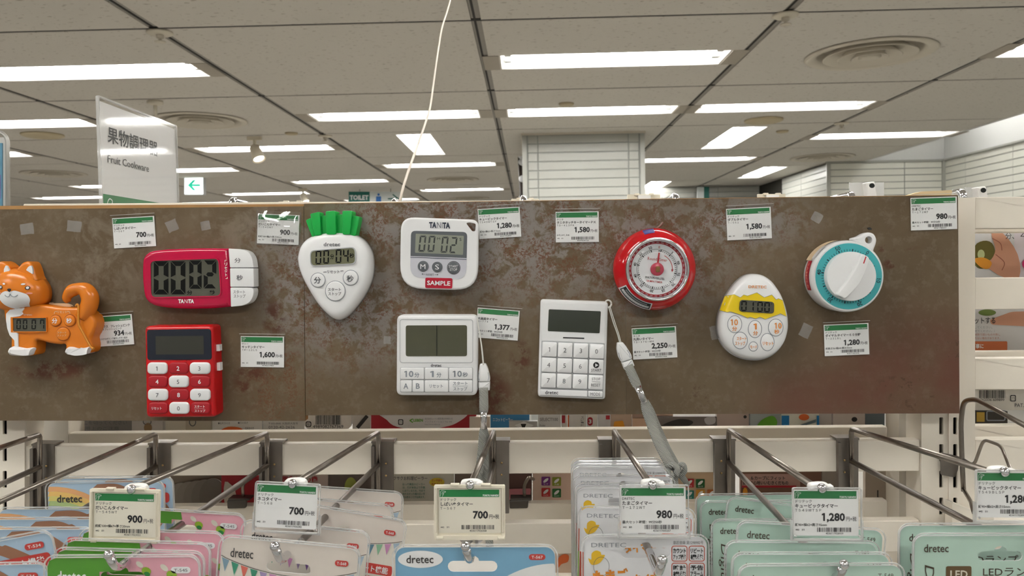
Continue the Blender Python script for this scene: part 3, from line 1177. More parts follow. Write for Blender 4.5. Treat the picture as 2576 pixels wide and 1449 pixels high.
m_dialw = mat('dial_white', (244, 245, 247), rough=.5)
m_putty = mat('beige_tape', (226, 200, 164), rough=.7)
m_clear = clear_mat('clear_plastic', refl=.05)


def radius_at(out, c, a):
    """Distance from c to the outline in direction a."""
    ca, sa = math.cos(a), math.sin(a)
    best = 1e-6
    for p, q in zip(out, out[1:] + out[:1]):
        px, py, qx, qy = p[0] - c[0], p[1] - c[1], q[0] - c[0], q[1] - c[1]
        s0, s1 = ca * py - sa * px, ca * qy - sa * qx
        if s0 * s1 <= 0 and s0 != s1:
            f = s0 / (s0 - s1)
            r = ca * (px + (qx - px) * f) + sa * (py + (qy - py) * f)
            best = max(best, r)
    return best


def timer(name, label, px, py):
    return thing(name, label, 'kitchen timer', L(px, py, YP), 'sample kitchen timers on the panel')


# ---------------------------------------------------------------- shiba dog
t = timer('dog_timer', 'orange dog-shaped kitchen timer with curled tail at the left edge', 120, 890)
Z = (0, 640, .18634)
A = ZPix(.700, *Z)                   # body contour
B = ZPix(.694, *Z)
body = spline([(45, 690), (42, 800), (58, 900), (82, 1000), (112, 1075), (136, 1130), (137, 1240), (150, 1330), (250, 1355), (380, 1372), (455, 1345), (474, 1250), (482, 1165), (560, 1172), (640, 1197),
               (780, 1216), (868, 1218), (880, 1290), (950, 1335), (1120, 1345), (1205, 1325), (1238, 1240), (1222, 1130), (1262, 1050), (1288, 950), (1270, 860), (1200, 790), (1100, 725), (960, 716), (800, 712), (640, 690), (400, 660), (160, 650)])
obj('body', M().slab(B, body, -.016, 0, bev=.003, steps=4), m_orange, t, smooth='auto')
hc = (318, 470)
headp = [(1, -.002), (1, .004), (.98, .0075), (.93, .011), (.84, .014), (.70, .0162), (.5, .0178), (.28, .0186), (.05, .019)]
HF = ZPix(.704, *Z)
head = spline([(-28, 470), (0, 330), (90, 240), (200, 196), (310, 186), (430, 215), (540, 270), (620, 350), (668, 430), (686, 520), (675, 610), (630, 668), (540, 700), (430, 722), (330, 745), (210, 760), (90, 740), (2, 670), (-26, 570)])
obj('head', M().loft(HF, head, headp, hc), m_orange, t, smooth='all')


def headd(x, y):
    """Depth of the head's dome under a point seen on the plane of the face."""
    vx, vy, k = (1329 - 0) / .18634, (662 - 640) / .18634, .687 / .704
    dx, dy = vx + (x - vx) * k - hc[0], vy + (y - vy) * k - hc[1]
    r = math.hypot(dx, dy)
    if r < 1e-6:
        return .019
    a = math.atan2(dy, dx)
    k = r / radius_at(head, hc, a)
    for (k0, d0), (k1, d1) in zip(headp[1:-1], headp[2:]):
        if k <= k0 and k >= k1:
            return d0 + (d1 - d0) * (k0 - k) / (k0 - k1)
    return .019 if k < .1 else .004


def on_head(M_, out, lift, rings=3, HF2=ZPix(.687, *Z)):
    """Thin patch lying on the dome of the head."""
    c = (sum(p[0] for p in out) / len(out), sum(p[1] for p in out) / len(out))
    rr = []
    for j in range(rings + 1):
        k = 1 - j / (rings + .001)
        rr.append([HF2.P(c[0] + (x - c[0]) * k, c[1] + (y - c[1]) * k, headd(c[0] + (x - c[0]) * k, c[1] + (y - c[1]) * k) - .017 + lift) for x, y in out])
    return M_.loops(rr, False, True)


for pts in ([(30, 340), (40, 210), (70, 125), (105, 95), (150, 98), (205, 130), (250, 195), (200, 330)], [(330, 235), (370, 150), (415, 108), (470, 94), (520, 115), (555, 190), (585, 290), (606, 350), (500, 400)]):
    obj('ear', M().slab(HF, spline(pts), -.002, .012, bev=.0028, steps=4), m_orange, t, smooth='auto')
for pts in ([(58, 262), (58, 200), (82, 148), (104, 156), (134, 218)], [(356, 212), (388, 165), (425, 148), (442, 190), (448, 268)]):
    obj('inner_ear', M().slab(ZPix(.692, *Z), rpoly(pts, 14), -.0012, .0006), m_wmatt, t)
obj('muzzle', on_head(M(), spline([(18, 570), (45, 522), (100, 495), (160, 500), (225, 488), (300, 508), (375, 540), (404, 600), (385, 655), (335, 715), (240, 745), (160, 738), (80, 690), (28, 630)]), .0012, 5), m_wmatt, t, smooth='all')
chest = [(158, 725), (330, 725), (292, 778), (312, 805), (268, 835), (155, 848), (155, 990), (180, 1042), (240, 1060), (246, 1300), (200, 1300), (196, 1160), (132, 1092), (100, 1000), (84, 890), (84, 800), (118, 765)]
obj('chest_patch', M().slab(ZPix(.693, *Z), rpoly(chest, 14, 3), -.004, .0003), m_wmatt, t)
obj('paw', M().slab(ZPix(.688, *Z), spline([(66, 1312), (92, 1266), (150, 1247), (230, 1263), (310, 1275), (406, 1268), (400, 1330), (375, 1366), (300, 1380), (180, 1380), (100, 1370), (74, 1345)]), -.018, 0, bev=.006, steps=4), m_wmatt, t, smooth='auto')
obj('paw', M().slab(ZPix(.688, *Z), spline([(840, 1312), (872, 1262), (940, 1258), (1010, 1275), (1095, 1270), (1176, 1254), (1166, 1310), (1130, 1350), (1040, 1366), (910, 1367), (852, 1346)]), -.018, 0, bev=.006, steps=4), m_wmatt, t, smooth='auto')
TF = ZPix(.700, *Z)
tl = spline([(1130, 850, 95), (1190, 760, 112), (1232, 650, 112), (1228, 560, 112), (1170, 480, 102), (1075, 462, 82), (990, 490, 86), (930, 556, 64), (925, 605, 56), (945, 640, 34)], False, 4)
obj('tail', M().tube([TF.P(x, y, .002) for x, y, r in tl], [r * TF.unit for x, y, r in tl], 14), m_orange, t, smooth='all')
scr = obj('screen', M().slab(B, rpoly([(182, 858), (634, 856), (636, 1038), (186, 1040)], 8), -.002, .0004), m_lcdd, t)
obj('screen_frame', M().slab(B, rpoly([(155, 845), (640, 845), (642, 1050), (160, 1052)], 10), -.004, .0014, holes=[rpoly([(182, 858), (634, 856), (636, 1038), (186, 1040)], 8)]), m_orange, t)
m = M()
for dg, x in (('0', 228), ('0', 315), ('0', 432), ('7', 545)):
    m.seg7(B, dg, x, 880, x + 57, 1010, 13, .0007, .02, 3)
obj('digits', m, m_seg, scr, fix=False)
for (cx, cy, r, s) in ((755, 895, 73, '分'), (948, 893, 77, '秒'), (857, 1073, 90, None)):
    b = obj('button', M().slab(B, ell(cx, cy, r), -.002, .0016, bev=.001), m_orange, t, smooth='auto')
    m = M()
    if s:
        m.text(B, s, cx - 38, cy - 34, cx + 36, cy + 34, .0019, .015)
    else:
        m.text(B, 'スタート', 790, 1038, 912, 1066, .0019, .012)
        m.text(B, 'ストップ', 790, 1078, 912, 1106, .0019, .012)
    obj('lettering', m, m_white if s else m_putty, b, fix=False)
    obj('button_groove', M().ring(B, ell(cx, cy, r + 7), 7, .00025), mat('orange_groove', (150, 74, 16), rough=.5), t, fix=False)
m = M().text(B, 'リセット', 778, 762, 908, 794, .0004, .012)
m.stroke(B, [(735, 803), (738, 780), (748, 772), (775, 772)], 6, .0004)
m.stroke(B, [(910, 770), (936, 772), (946, 782), (948, 800)], 6, .0004)
m.text(B, 'dretec', 323, 796, 438, 826, .0004)
obj('lettering', m, m_putty, t, fix=False)
for e1, e2 in ((ell(375, 452, 31, 27, 18), ell(376, 450, 19, 18, 14)), (ell(30, 443, 22, 27, 18), ell(33, 441, 12, 17, 14))):
    e = obj('eye', on_head(M(), e1, .0006, 1), m_black, t, fix=False)
    obj('eye_inner', on_head(M(), e2, .0008, 1), m_wmatt, e, fix=False)  # white inner print of the eye
m = M()
on_head(m, [(134, 472), (146, 462), (165, 458), (184, 462), (191, 472), (182, 492), (165, 507), (148, 494)], .0020, 1)
obj('nose', m, m_black, t, fix=False)
obj('brow', on_head(M(), ell(320, 401, 27, 12, 14, -.1), .0006, 1), m_wmatt, t, fix=False)
obj('brow', on_head(M(), ell(72, 396, 19, 12, 14, .1), .0006, 1), m_wmatt, t, fix=False)
obj('cheek', on_head(M(), ell(402, 524, 37, 12, 14), .0016, 1), m_pinkc, t, fix=False)
obj('cheek', on_head(M(), ell(10, 518, 21, 13, 14), .0006, 1), m_pinkc, t, fix=False)
m = M()
for pts in ([(97, 545), (112, 563), (135, 571), (155, 562), (167, 532)], [(170, 532), (182, 556), (210, 570), (240, 563), (268, 545)]):
    q = spline(pts, False, 4)
    m.tube([ZPix(.687, *Z).P(x, y, headd(x, y) - .017 + .0014) for x, y in q], .0003, 5)
obj('mouth', m, m_mid, t)
q = spline([(1030, 700), (1050, 672), (1066, 700), (1068, 800), (1072, 940), (1110, 1020), (1155, 1105), (1200, 1190), (1240, 1250), (1275, 1278)], False, 4)
obj('cord', M().tube([ZPix(.692, *Z).P(x, y, .001) for x, y in q], [.0009] * (len(q) - 4) + [.0011, .0013, .0016, .0012], 6), mat('amber_cord', (214, 140, 40), rough=.4), t, smooth=True)
obj('mounting_tape', M().slab(ZPix(.706, *Z), rpoly([(672, 650), (690, 646), (700, 658), (900, 665), (960, 690), (975, 712), (670, 700)], 8), -.003, .001), m_putty, t)

# ---------------------------------------------------------------- crimson wide timer
t = timer('wide_crimson_timer', 'wide crimson kitchen timer with big digits and white side buttons', 500, 775)
Z = (0, 500, .27195)
A = ZPix(.704, *Z)
B = ZPix(.696, *Z)
lp = spline([(2112, 459), (1900, 456), (1700, 459), (1500, 470), (1380, 490), (1322, 540), (1309, 610), (1308, 730), (1320, 860), (1342, 930), (1395, 978), (1500, 1005), (1700, 1019), (1950, 1016), (2135, 1000)], False, 4)
obj('body', M().slab(B, lp, -.014, 0, bev=.004, steps=4), m_pink, t, smooth='auto')
obj('back_shell', M().slab(A, rpoly([(2000, 480), (2310, 478), (2372, 700), (2350, 985), (2000, 985)], [20, 110, 200, 120, 20]), -.006, .003), mat('dark_shell', (60, 60, 66), rough=.4), t)
for nm, pts, tx in (('button', [(2114, 460), (2230, 466), (2296, 488), (2334, 545), (2346, 637), (2127, 637)], [('分', 2172, 548, 2228, 592)]),
                    ('button', [(2127, 643), (2347, 643), (2350, 816), (2131, 816)], [('秒', 2190, 706, 2248, 754)]),
                    ('button', [(2131, 822), (2350, 822), (2344, 902), (2308, 964), (2240, 990), (2136, 1000)], [('スタート', 2161, 846, 2270, 877), ('ストップ', 2165, 884, 2274, 917)])):
    b = obj(nm, M().slab(B, rpoly(pts, [9, 40, 40, 40, 9, 9][:len(pts)] if len(pts) > 4 else 9, 4), -.012, .0003, bev=.0005), m_wplas, t, smooth='auto')
    m = M()
    for s, *bx in tx:
        m.text(B, s, *bx, .0008, .008)
    obj('lettering', m, m_grey, b, fix=False)
obj('bezel', M().slab(B, rpoly([(1383, 566), (2032, 543), (2054, 905), (1390, 922)], 55), -.002, .0008, holes=[rpoly([(1395, 577), (2022, 554), (2043, 896), (1402, 910)], 45)]), m_pink, t)
scr = obj('screen', M().slab(B, rpoly([(1393, 575), (2024, 552), (2045, 898), (1400, 912)], 45), -.002, .0002), m_lcdd, t)
m = M()
for (x0, y0, x1, y1, tt, dg) in ((1425, 578, 1560, 884, 44, '0'), (1582, 578, 1717, 884, 44, '0'), (1753, 572, 1867, 832, 38, '0'), (1886, 570, 2003, 829, 38, '2')):
    m.seg7(B, dg, x0, y0, x1, y1, tt, .0005, 0, 5)
m.text(B, '分', 1731, 848, 1783, 888, .0005, .03)
m.text(B, '秒', 1940, 846, 1990, 886, .0005, .03)
obj('digits', m, m_seg, scr, fix=False)
m = M().text(B, 'TA', 1650, 929, 1703, 966, .0003, .045).text(B, 'NI', 1708, 930, 1742, 965, .0003, -.012).text(B, 'TA', 1744, 929, 1795, 966, .0003, .045)
for s, y, h in (('リ', 590, 30), ('セ', 626, 30), ('ッ', 662, 20), ('ト', 690, 28)):
    m.text(B, s, 2078 if s != 'ト' else 2086, y, 2102, y + h, .0003, .01)
m.stroke(B, [(2082, 583), (2082, 568), (2098, 568)], 4, .0003)
m.stroke(B, [(2088, 738), (2104, 738), (2104, 724)], 4, .0003)
obj('lettering', m, m_white, t, fix=False)

# ---------------------------------------------------------------- red keypad timer
t = timer('red_keypad_timer', 'red keypad kitchen timer with white and red number keys', 455, 1050)
Z = (0, 780, .29503)
B = ZPix(.692, *Z)
obj('body', M().slab(B, rpoly([(1228, 138), (1814, 131), (1838, 915), (1241, 919)], 42), -.018, 0, bev=.0035, steps=4), m_red, t, smooth='auto')
bz = obj('screen_bezel', M().slab(B, rpoly([(1253, 168), (1798, 160), (1806, 424), (1258, 427)], 28), -.002, .0006, bev=.0004, steps=1), m_navy, t)
obj('screen', M().slab(B, rpoly([(1330, 222), (1738, 218), (1742, 376), (1332, 378)], 4), .0004, .0008), m_lcdk, bz)
KX = [[(1262, 1432), (1443, 1610), (1622, 1797)], [(1265, 1432), (1444, 1614), (1624, 1793)], [(1267, 1437), (1449, 1613), (1625, 1798)], [(1268, 1433), (1448, 1618), (1629, 1796)]]
KY = [(445, 545), (558, 658), (670, 771), (783, 884)]
for r in range(4):
    for c in range(3):
        s = ['123', '456', '789', 'R0S'][r][c]
        w = (r + c) % 2 == 0 if r < 3 else c == 1
        (x0, x1), (y0, y1) = KX[r][c], KY[r]
        k = obj('key', M().slab(B, rrect(x0, y0, x1, y1, 34), -.002, .0022 if w else .0014, bev=.0014), m_wmatt if w else m_redkey, t, smooth='auto')
        m = M()
        d = .0025 if w else .0017
        cx, cy = (x0 + x1) / 2 - 2, (y0 + y1) / 2 + 4
        if s == 'R':
            m.text(B, 'リセット', 1300, 823, 1386, 848, d, .01)
        elif s == 'S':
            m.text(B, 'スタート', 1664, 808, 1752, 832, d, .012)
            m.text(B, 'ストップ', 1666, 846, 1757, 868, d, .012)
            for i in range(10):
                m.flat(B, ell(1668 + i * 9, 838, 2, 2, 6), d)
        else:
            m.textat(B, s, cx, cy + 15, 36, d, 0 if w else .015, 0, 'c')
        obj('lettering', m, m_grey if w else m_white, k, fix=False)
for (y0, y1) in ((866, 882), (911, 931)):
    a, b = L(551, y0, .702), L(551, y1, .702)
    xs = L(552.5, 900, .701).x
    obj('side_switch', M().box((xs - .004, .6985, b.z), (xs + .0012, .7045, a.z)), m_wplas, t)

# ---------------------------------------------------------------- daikon radish
t = timer('radish_timer', 'white radish-shaped kitchen timer with green leaf top', 850, 800)
Z = (620, 490, .27195)
A = ZPix(.702, *Z)
B = ZPix(.6915, *Z)
dk = spline([(485, 560), (508, 480), (555, 418), (620, 380), (700, 356), (800, 346), (900, 348), (990, 363), (1060, 398), (1120, 458), (1160, 540), (1173, 640), (1166, 740), (1140, 830), (1090, 930), (1020, 1032), (950, 1110), (895, 1148), (850, 1158),
             (800, 1140), (740, 1090), (670, 1010), (600, 900), (540, 790), (500, 690), (484, 610)], n=4)
obj('body', M().loft(A, dk, [(1, -.008), (1, -.002), (.992, .002), (.97, .0055), (.93, .0080), (.87, .0097), (.78, .0102), (.02, .0105)], (830, 700)), m_wplas, t, smooth='all')
for i, pts in enumerate(([(551, 236), (607, 209), (655, 385), (612, 395)], [(600, 178), (688, 158), (702, 375), (640, 380)], [(688, 196), (742, 190), (754, 370), (697, 370)], [(743, 155), (835, 150), (840, 370), (752, 370)],
                         [(834, 188), (890, 178), (902, 370), (838, 370)], [(896, 150), (990, 150), (966, 370), (898, 370)], [(984, 192), (1053, 202), (1015, 380), (955, 380)])):
    obj('leaf', M().slab(ZPix(.698, *Z), rpoly(pts, 16, 3), -.011, (.002, .0045, .0012, .005, .0012, .0045, .002)[i], bev=.0007, steps=2), m_green, t, smooth='auto')
scr = obj('screen', M().slab(B, rpoly([(595, 522), (1001, 489), (1008, 634), (601, 657)], 42), -.002, .0003), m_lcd, t)
obj('screen_rim', M().slab(B, rpoly([(588, 515), (1008, 481), (1016, 641), (594, 665)], 48), -.002, .0009, holes=[rpoly([(596, 523), (1000, 490), (1007, 633), (602, 656)], 42)]), m_lt, t)
m = M()
for (x, y, dg) in ((640, 517, '0'), (712, 511, '0'), (826, 505, '0'), (893, 502, '4')):
    m.seg7(B, dg, x, y, x + 52, y + 126, 13, .0006, .02, 3)
m.text(B, '分', 776, 548, 811, 596, .0006, .02)
m.text(B, '秒', 953, 540, 998, 586, .0006, .02)
obj('digits', m, m_seg, scr, fix=False)
m = M().text(B, 'dretec', 714, 441, 868, 476, .0004, .012)
m.text(B, 'リセット', 748, 697, 862, 728, .0004, .02)
m.stroke(B, [(712, 716), (742, 714)], 6, .0004)
m.stroke(B, [(870, 706), (898, 704)], 6, .0004)
obj('lettering', m, m_grey, t, fix=False)
for (cx, cy, r, tx) in ((663, 790, 65, [('分', 628, 760, 692, 822)]), (965, 768, 68, [('秒', 930, 745, 993, 806)]), (823, 890, 90, [('スタート', 757, 861, 878, 891), ('ストップ', 760, 899, 880, 931)])):
    b = obj('button', M().slab(B, ell(cx, cy, r), -.002, .0012, bev=.0009), m_wplas, t, smooth='auto')
    m = M()
    for s, *bx in tx:
        m.text(B, s, *bx, .0015, .016)
    obj('lettering', m, m_grey, b, fix=False)
    obj('button_groove', M().ring(B, ell(cx, cy, r + 5), 5, .0003), m_mid, t, fix=False)

# ---------------------------------------------------------------- white rounded square timer
t = timer('rounded_white_timer', 'rounded white kitchen timer with grey face and red sample sticker', 1100, 730)
B = ZPix(.697, *Z)
obj('body', M().slab(B, rpoly([(1427, 205), (2147, 230), (2141, 886), (1415, 868)], [130, 75, 230, 230], 7), -.006, 0, bev=.0018, steps=4,
                     holes=[rpoly([(2030, 262), (2060, 254), (2122, 268), (2116, 338), (2088, 338)], 14, 3)]), m_wplas, t, smooth='auto')
obj('battery_case', M().slab(B, rpoly([(1480, 300), (1990, 300), (1990, 820), (1480, 820)], 80), -.013, -.0061), m_wmatt, t)
fp = obj('face_plate', M().slab(B, rpoly([(1523, 333), (2043, 345), (2034, 786), (1513, 764)], [45, 45, 110, 110]), -.001, .0003), m_lav, t)
obj('screen_surround', M().slab(B, rpoly([(1523, 333), (2043, 345), (2037, 585), (1518, 566)], [45, 45, 0, 0]), .0002, .0005), m_gface, fp)
scr = obj('screen', M().slab(B, rpoly([(1567, 360), (2012, 380), (2004, 556), (1560, 536)], 8), .0004, .0007), m_lcdb, fp)
m = M()
for (x, y, dg) in ((1590, 378, '0'), (1675, 380, '0'), (1796, 388, '0'), (1878, 392, '2')):
    m.seg7(B, dg, x, y, x + 60, y + 148, 15, .001, .11, 4)
m.text(B, 'M', 1765, 396, 1793, 418, .001)
m.text(B, 'S', 1972, 399, 1990, 427, .001, .01)
obj('digits', m, m_seg2, scr, fix=False)
m = M().text(B, 'TA', 1690, 252, 1758, 308, .0004, .045).text(B, 'NI', 1764, 254, 1812, 308, .0004, -.012).text(B, 'TA', 1815, 256, 1884, 312, .0004, .045)
m.stroke(B, [(1517, 577), (2036, 598)], 5, .0007)
obj('lettering', m, mat('print_slate', (48, 56, 74), rough=.5), t, fix=False)
m = M()
m.text(B, 'RESET', 1664, 729, 1735, 749, .0006)
m.stroke(B, [(1630, 733), (1658, 735)], 3, .0006)
m.stroke(B, [(1741, 738), (1768, 739)], 3, .0006)
m.flat(B, ell(1629, 733, 6, 6, 10), .0006)
m.flat(B, ell(1768, 739, 6, 6, 10), .0006)
m.ring(B, ell(1917, 675, 62), 6, .0006)
obj('reset_print', m, m_grey, fp, fix=False)
for (cx, cy, r, tx) in ((1635, 661, 50, [('M', 1611, 642, 1657, 686)]), (1765, 668, 49, [('S', 1746, 645, 1784, 691)]), (1917, 675, 53, [('START', 1875, 650, 1957, 673), ('STOP', 1882, 680, 1951, 703)])):
    b = obj('button', M().slab(B, ell(cx, cy, r), -.001, .0012, bev=.0006, steps=2), m_gface, t, smooth='auto')
    m = M()
    for s, *bx in tx:
        m.text(B, s, *bx, .0015, .0)
    obj('lettering', m, m_white, b, fix=False)
lb = obj('sample_sticker', M().slab(B, rpoly([(1656, 766), (1905, 772), (1904, 867), (1654, 861)], 14, 3), 0, .0007), m_rlab, t)
obj('lettering', M().text(B, 'SAMPLE', 1672, 796, 1887, 838, .001, .022, .03), m_white, lb, fix=False)

# ---------------------------------------------------------------- large square white timer
t = timer('large_screen_timer', 'square white kitchen timer with a wide blank screen and strap', 1098, 996)
Z = (960, 740, .27195)
B = ZPix(.695, *Z)
obj('body', M().slab(B, rpoly([(138, 193), (886, 194), (884, 941), (134, 940)], 62, 6), -.015, 0, bev=.003, steps=4), m_wmatt, t, smooth='auto')
obj('raised_rim', M().ring(B, rpoly([(168, 232), (846, 232), (846, 636), (168, 636)], 30), 5, .0003), m_lt, t, fix=False)
scr = obj('screen', M().slab(B, rpoly([(224, 289), (790, 287), (790, 573), (224, 574)], 22), -.001, .0003), mat('lcd_olive', (84, 84, 64), rough=.1), t)
obj('divider', M().stroke(B, [(511, 289), (511, 573)], 6, .0006), m_seg, scr, fix=False)
obj('screen_film', M().flat(B, rpoly([(228, 292), (786, 291), (786, 569), (228, 570)], 20), .0010), m_clear, t, fix=False)
obj('key_bed', M().slab(B, rrect(172, 677, 844, 908, 12), -.001, .0003), m_lt, t)
for (x0, y0, x1, y1, tx) in ((176, 681, 393, 787, [('10', 213, 706, 297, 765), ('分', 306, 722, 351, 768)]), (400, 681, 617, 787, [('1', 452, 708, 484, 765), ('分', 510, 722, 554, 768)]),
                             (624, 681, 840, 787, [('10', 660, 706, 744, 764), ('秒', 751, 720, 799, 765)]), (176, 795, 280, 903, [('A', 205, 822, 249, 873)]), (287, 795, 393, 903, [('B', 319, 822, 356, 873)]),
                             (400, 795, 617, 904, [('リセット', 445, 832, 568, 865)]), (624, 795, 840, 904, [('スタート', 661, 806, 796, 839), ('ストップ', 665, 857, 793, 890)])):
    k = obj('key', M().slab(B, rrect(x0, y0, x1, y1, 10, 3), -.001, .0014, bev=.0007, steps=2), m_wmatt, t, smooth='auto')
    m = M()
    for s, *bx in tx:
        m.text(B, s, *bx, .0017, .02)
    if len(tx) == 2 and tx[0][0] == 'スタート':
        m.stroke(B, [(660, 847), (800, 847)], 3, .0017)
    obj('lettering', m, m_mid, k, fix=False)
obj('lettering', M().text(B, 'dretec', 455, 643, 553, 673, .0004, .012), m_black, t, fix=False)

# ---------------------------------------------------------------- slim white keypad timer
t = timer('slim_keypad_timer', 'slim white kitchen timer with glossy square number keys and strap', 1440, 1005)
B = ZPix(.701, *Z)
obj('body', M().slab(B, rpoly([(1471, 48), (2097, 70), (2069, 977), (1445, 951)], 34), -.009, 0, bev=.002, steps=3), m_wmatt, t, smooth='auto')
obj('face', M().slab(B, rpoly([(1490, 78), (2073, 98), (2063, 454), (1480, 430)], 10), -.001, .0004, bev=.0003, steps=1), m_wmatt, t)
obj('screen', M().slab(B, rpoly([(1546, 139), (2028, 158), (2016, 361), (1537, 341)], 12), -.001, .0007), mat('lcd_blank', (58, 62, 54), rough=.08), t)
obj('lamp_slot', M().stroke(B, [(1678, 402), (1874, 408)], 11, .0007), m_black, t, fix=False)
obj('key_bed', M().slab(B, rpoly([(1479, 432), (2064, 456), (2048, 962), (1466, 936)], 4), -.001, .0002), m_lt, t)
obj('foot_plate', M().slab(B, rpoly([(1468, 878), (1903, 893), (1901, 950), (1466, 934)], 6, 2), -.001, .0012, bev=.0006, steps=1), m_wmatt, t)


def gridpt(x, y):
    """Key bed: x 0..4 columns, y 0..3 rows, skewed like the body."""
    return (1481 - 4.6 * y * .95 + 145.5 * x, 436 + 6.0 * x + 142.5 * y)


labs = ['1230', '456>', '789=']
for r in range(3):
    for c in range(4):
        e = .03
        q = [gridpt(c + e, r + e), gridpt(c + 1 - e, r + e), gridpt(c + 1 - e, r + 1 - e), gridpt(c + e, r + 1 - e)]
        k = obj('key', M().slab(B, rpoly(q, 14, 3), -.001, .0022, bev=.0010, steps=2), m_wplas, t, smooth='auto')
        m = M()
        s = labs[r][c]
        cx, cy = gridpt(c + .5, r + .5)
        if s.isdigit():
            m.textat(B, s, cx - 4, cy + 20, 42, .0025, -.006, .03, 'c')
        elif s == '>':
            m.flat(B, ell(1983, 653, 28, 28, 24), .0024, holes=[[(1974, 637), (2003, 654), (1974, 671)]])
            m.text(B, 'START', 1937, 687, 2029, 713, .0025, -.004, .02)
        else:
            m.text(B, 'STOP', 1943, 769, 2020, 793, .0025, -.004, .02)
            m.stroke(B, [(1943, 806), (2021, 809)], 3, .0025)
            m.text(B, 'RESET', 1937, 824, 2022, 850, .0025, -.004, .02)
        obj('lettering', m, m_black if s == '>' else m_grey, k, fix=False)
k = obj('key', M().slab(B, rpoly([(1909, 893), (2045, 898), (2043, 953), (1907, 948)], 12, 3), -.001, .0018, bev=.0008, steps=2), m_wplas, t, smooth='auto')
obj('lettering', M().text(B, 'MODE', 1930, 908, 2020, 936, .0021, -.004, .02), m_grey, k, fix=False)
obj('lettering', M().text(B, 'dretec', 1512, 890, 1632, 923, .0016, .012, .02), m_black, t, fix=False)

# ---------------------------------------------------------------- round red clockwork timer
t = timer('round_red_timer', 'round glossy red clockwork timer with chrome-ringed white dial', 1645, 775)
Z = (1520, 560, .16561)
cen = L(1645, 677, .702)
CU = .0
axis = (0, -1, 0)
cb = Vector((cen.x, YP, cen.z))
prof = [(.0345, .0005), (.0362, .003), (.0372, .0075), (.0370, .012), (.0355, .017), (.0325, .0215), (.0295, .0245), (.0275, .026)]
obj('body', M().lathe(cb, axis, prof + [(.0255, .026), (.0255, .022)], 64), m_gloss, t, smooth='all')
obj('bezel', M().lathe(cb, axis, [(.0276, .0245), (.0281, .0262), (.0277, .0285), (.0266, .0296), (.0256, .0288), (.0246, .0262), (.0240, .022), (.0240, .018)], 64, False), m_chrome, t, smooth='all')
B = ZPix(YP - .0235, *Z)
u1 = B.unit
DC = (820, 711)
c3 = Vector((cb.x, B.Y, cb.z))
DF = Frame(c3, Vector((1, 0, 0)), Vector((0, 0, -1)), Vector((0, -1, 0)), u1)   # dial drawn about its own centre
dial = obj('dial', M().flat(DF, ell(0, 0, 425, n=64), 0), m_dialw, t, fix=False)
obj('rim_print', M().flat(DF, ell(0, 0, 425, n=64), .0002, holes=[ell(0, 0, 385, n=64)]), mat('print_crimson', (178, 30, 46), rough=.5), dial, fix=False)
m = M()
for i in range(36):
    a = 2 * PI * i / 36
    b = a + 2 * PI / 36 * .55
    m.flat(DF, [(math.cos(q) * r, math.sin(q) * r) for q, r in ((a, 401), (b, 401), (b, 407), (a, 407))], .0004)
obj('rim_dashes', m, m_white, dial, fix=False)


def pol(deg, r):
    a = math.radians(deg)
    return (math.sin(a) * r, -math.cos(a) * r)


m = M()
m.flat(DF, ell(0, 0, 306, n=64), .0003, holes=[ell(0, 0, 301, n=64)])
for i in range(60):
    a = 13.8 + 6 * i
    if 346 < a % 360 or a % 360 < 6:
        continue
    big = i % 5 == 0
    p, q = pol(a, 268 if big else 272), pol(a, 300 if big else 291)
    m.stroke(DF, [p, q], 14 if big else 7, .0003)
m.flat(DF, [pol(6, 285), pol(6, 270), pol(14, 283), pol(14, 287)], .0003)
for i, s in enumerate(('5', '10', '15', '20', '25', '30', '35', '40', '45', '50', '55')):
    a = 43.8 + 30 * i
    x, y = pol(a, 318)
    m.textat(DF, s, x, y, 38, .0003, .018, math.radians(a), 'c')
m.text(DF, 'DULTON CO.,LTD.', -176, 118, 116, 152, .0003, .02, math.radians(7))
obj('scale_print', m, m_black, dial, fix=False)
m = M()
x, y = pol(6.8, 318)
m.textat(DF, '0', x, y, 34, .0003, .012, math.radians(6.8), 'c')
m.text(DF, 'Round Timer', -136, -172, 158, -128, .0003, .0, math.radians(7))
m.text(DF, '58 MIN TIMER', -160, 172, 82, 200, .0003, .012, math.radians(7))
m.stroke(DF, [pol(30 + k * 6, 235) for k in range(11)] + [pol(93, 235)], 9, .0003)
m.flat(DF, [pol(92, 218), pol(92, 252), pol(102, 234)], .0003)
obj('red_print', m, m_redp, dial, fix=False)
obj('hand', M().slab(DF, rot2([(-10, -252), (10, -252), (14, -80), (34, 0), (-34, 0), (-14, -80)], (0, 0), math.radians(8)), .001, .0018), m_redp, t)
hb = obj('hub', M().lathe(c3, axis, [(.0058, .0005), (.0058, .0028), (.0050, .0034), (.0004, .0035)], 28), mat('hub_rose', (196, 60, 84), rough=.3), t, smooth='auto')
obj('hub_screw', M().slab(DF, rrect(-26, -46, 40, 46, 20), .0034, .0042, bev=.0006, steps=2), mat('brass', (150, 116, 72), rough=.4, metal=.8), hb)
obj('glass', M().lathe(c3, axis, [(.0241, .0036), (.0241, .0039), (.012, .0050), (.0004, .0054)], 48), clear_mat('dial_glass', refl=.02), t, smooth='all')


def bodyd(r):
    for (r0, h0), (r1, h1) in zip(prof[2:-1], prof[3:]):
        if r1 <= r <= r0:
            return h0 + (h1 - h0) * (r0 - r) / (r0 - r1)
    return prof[2][1]


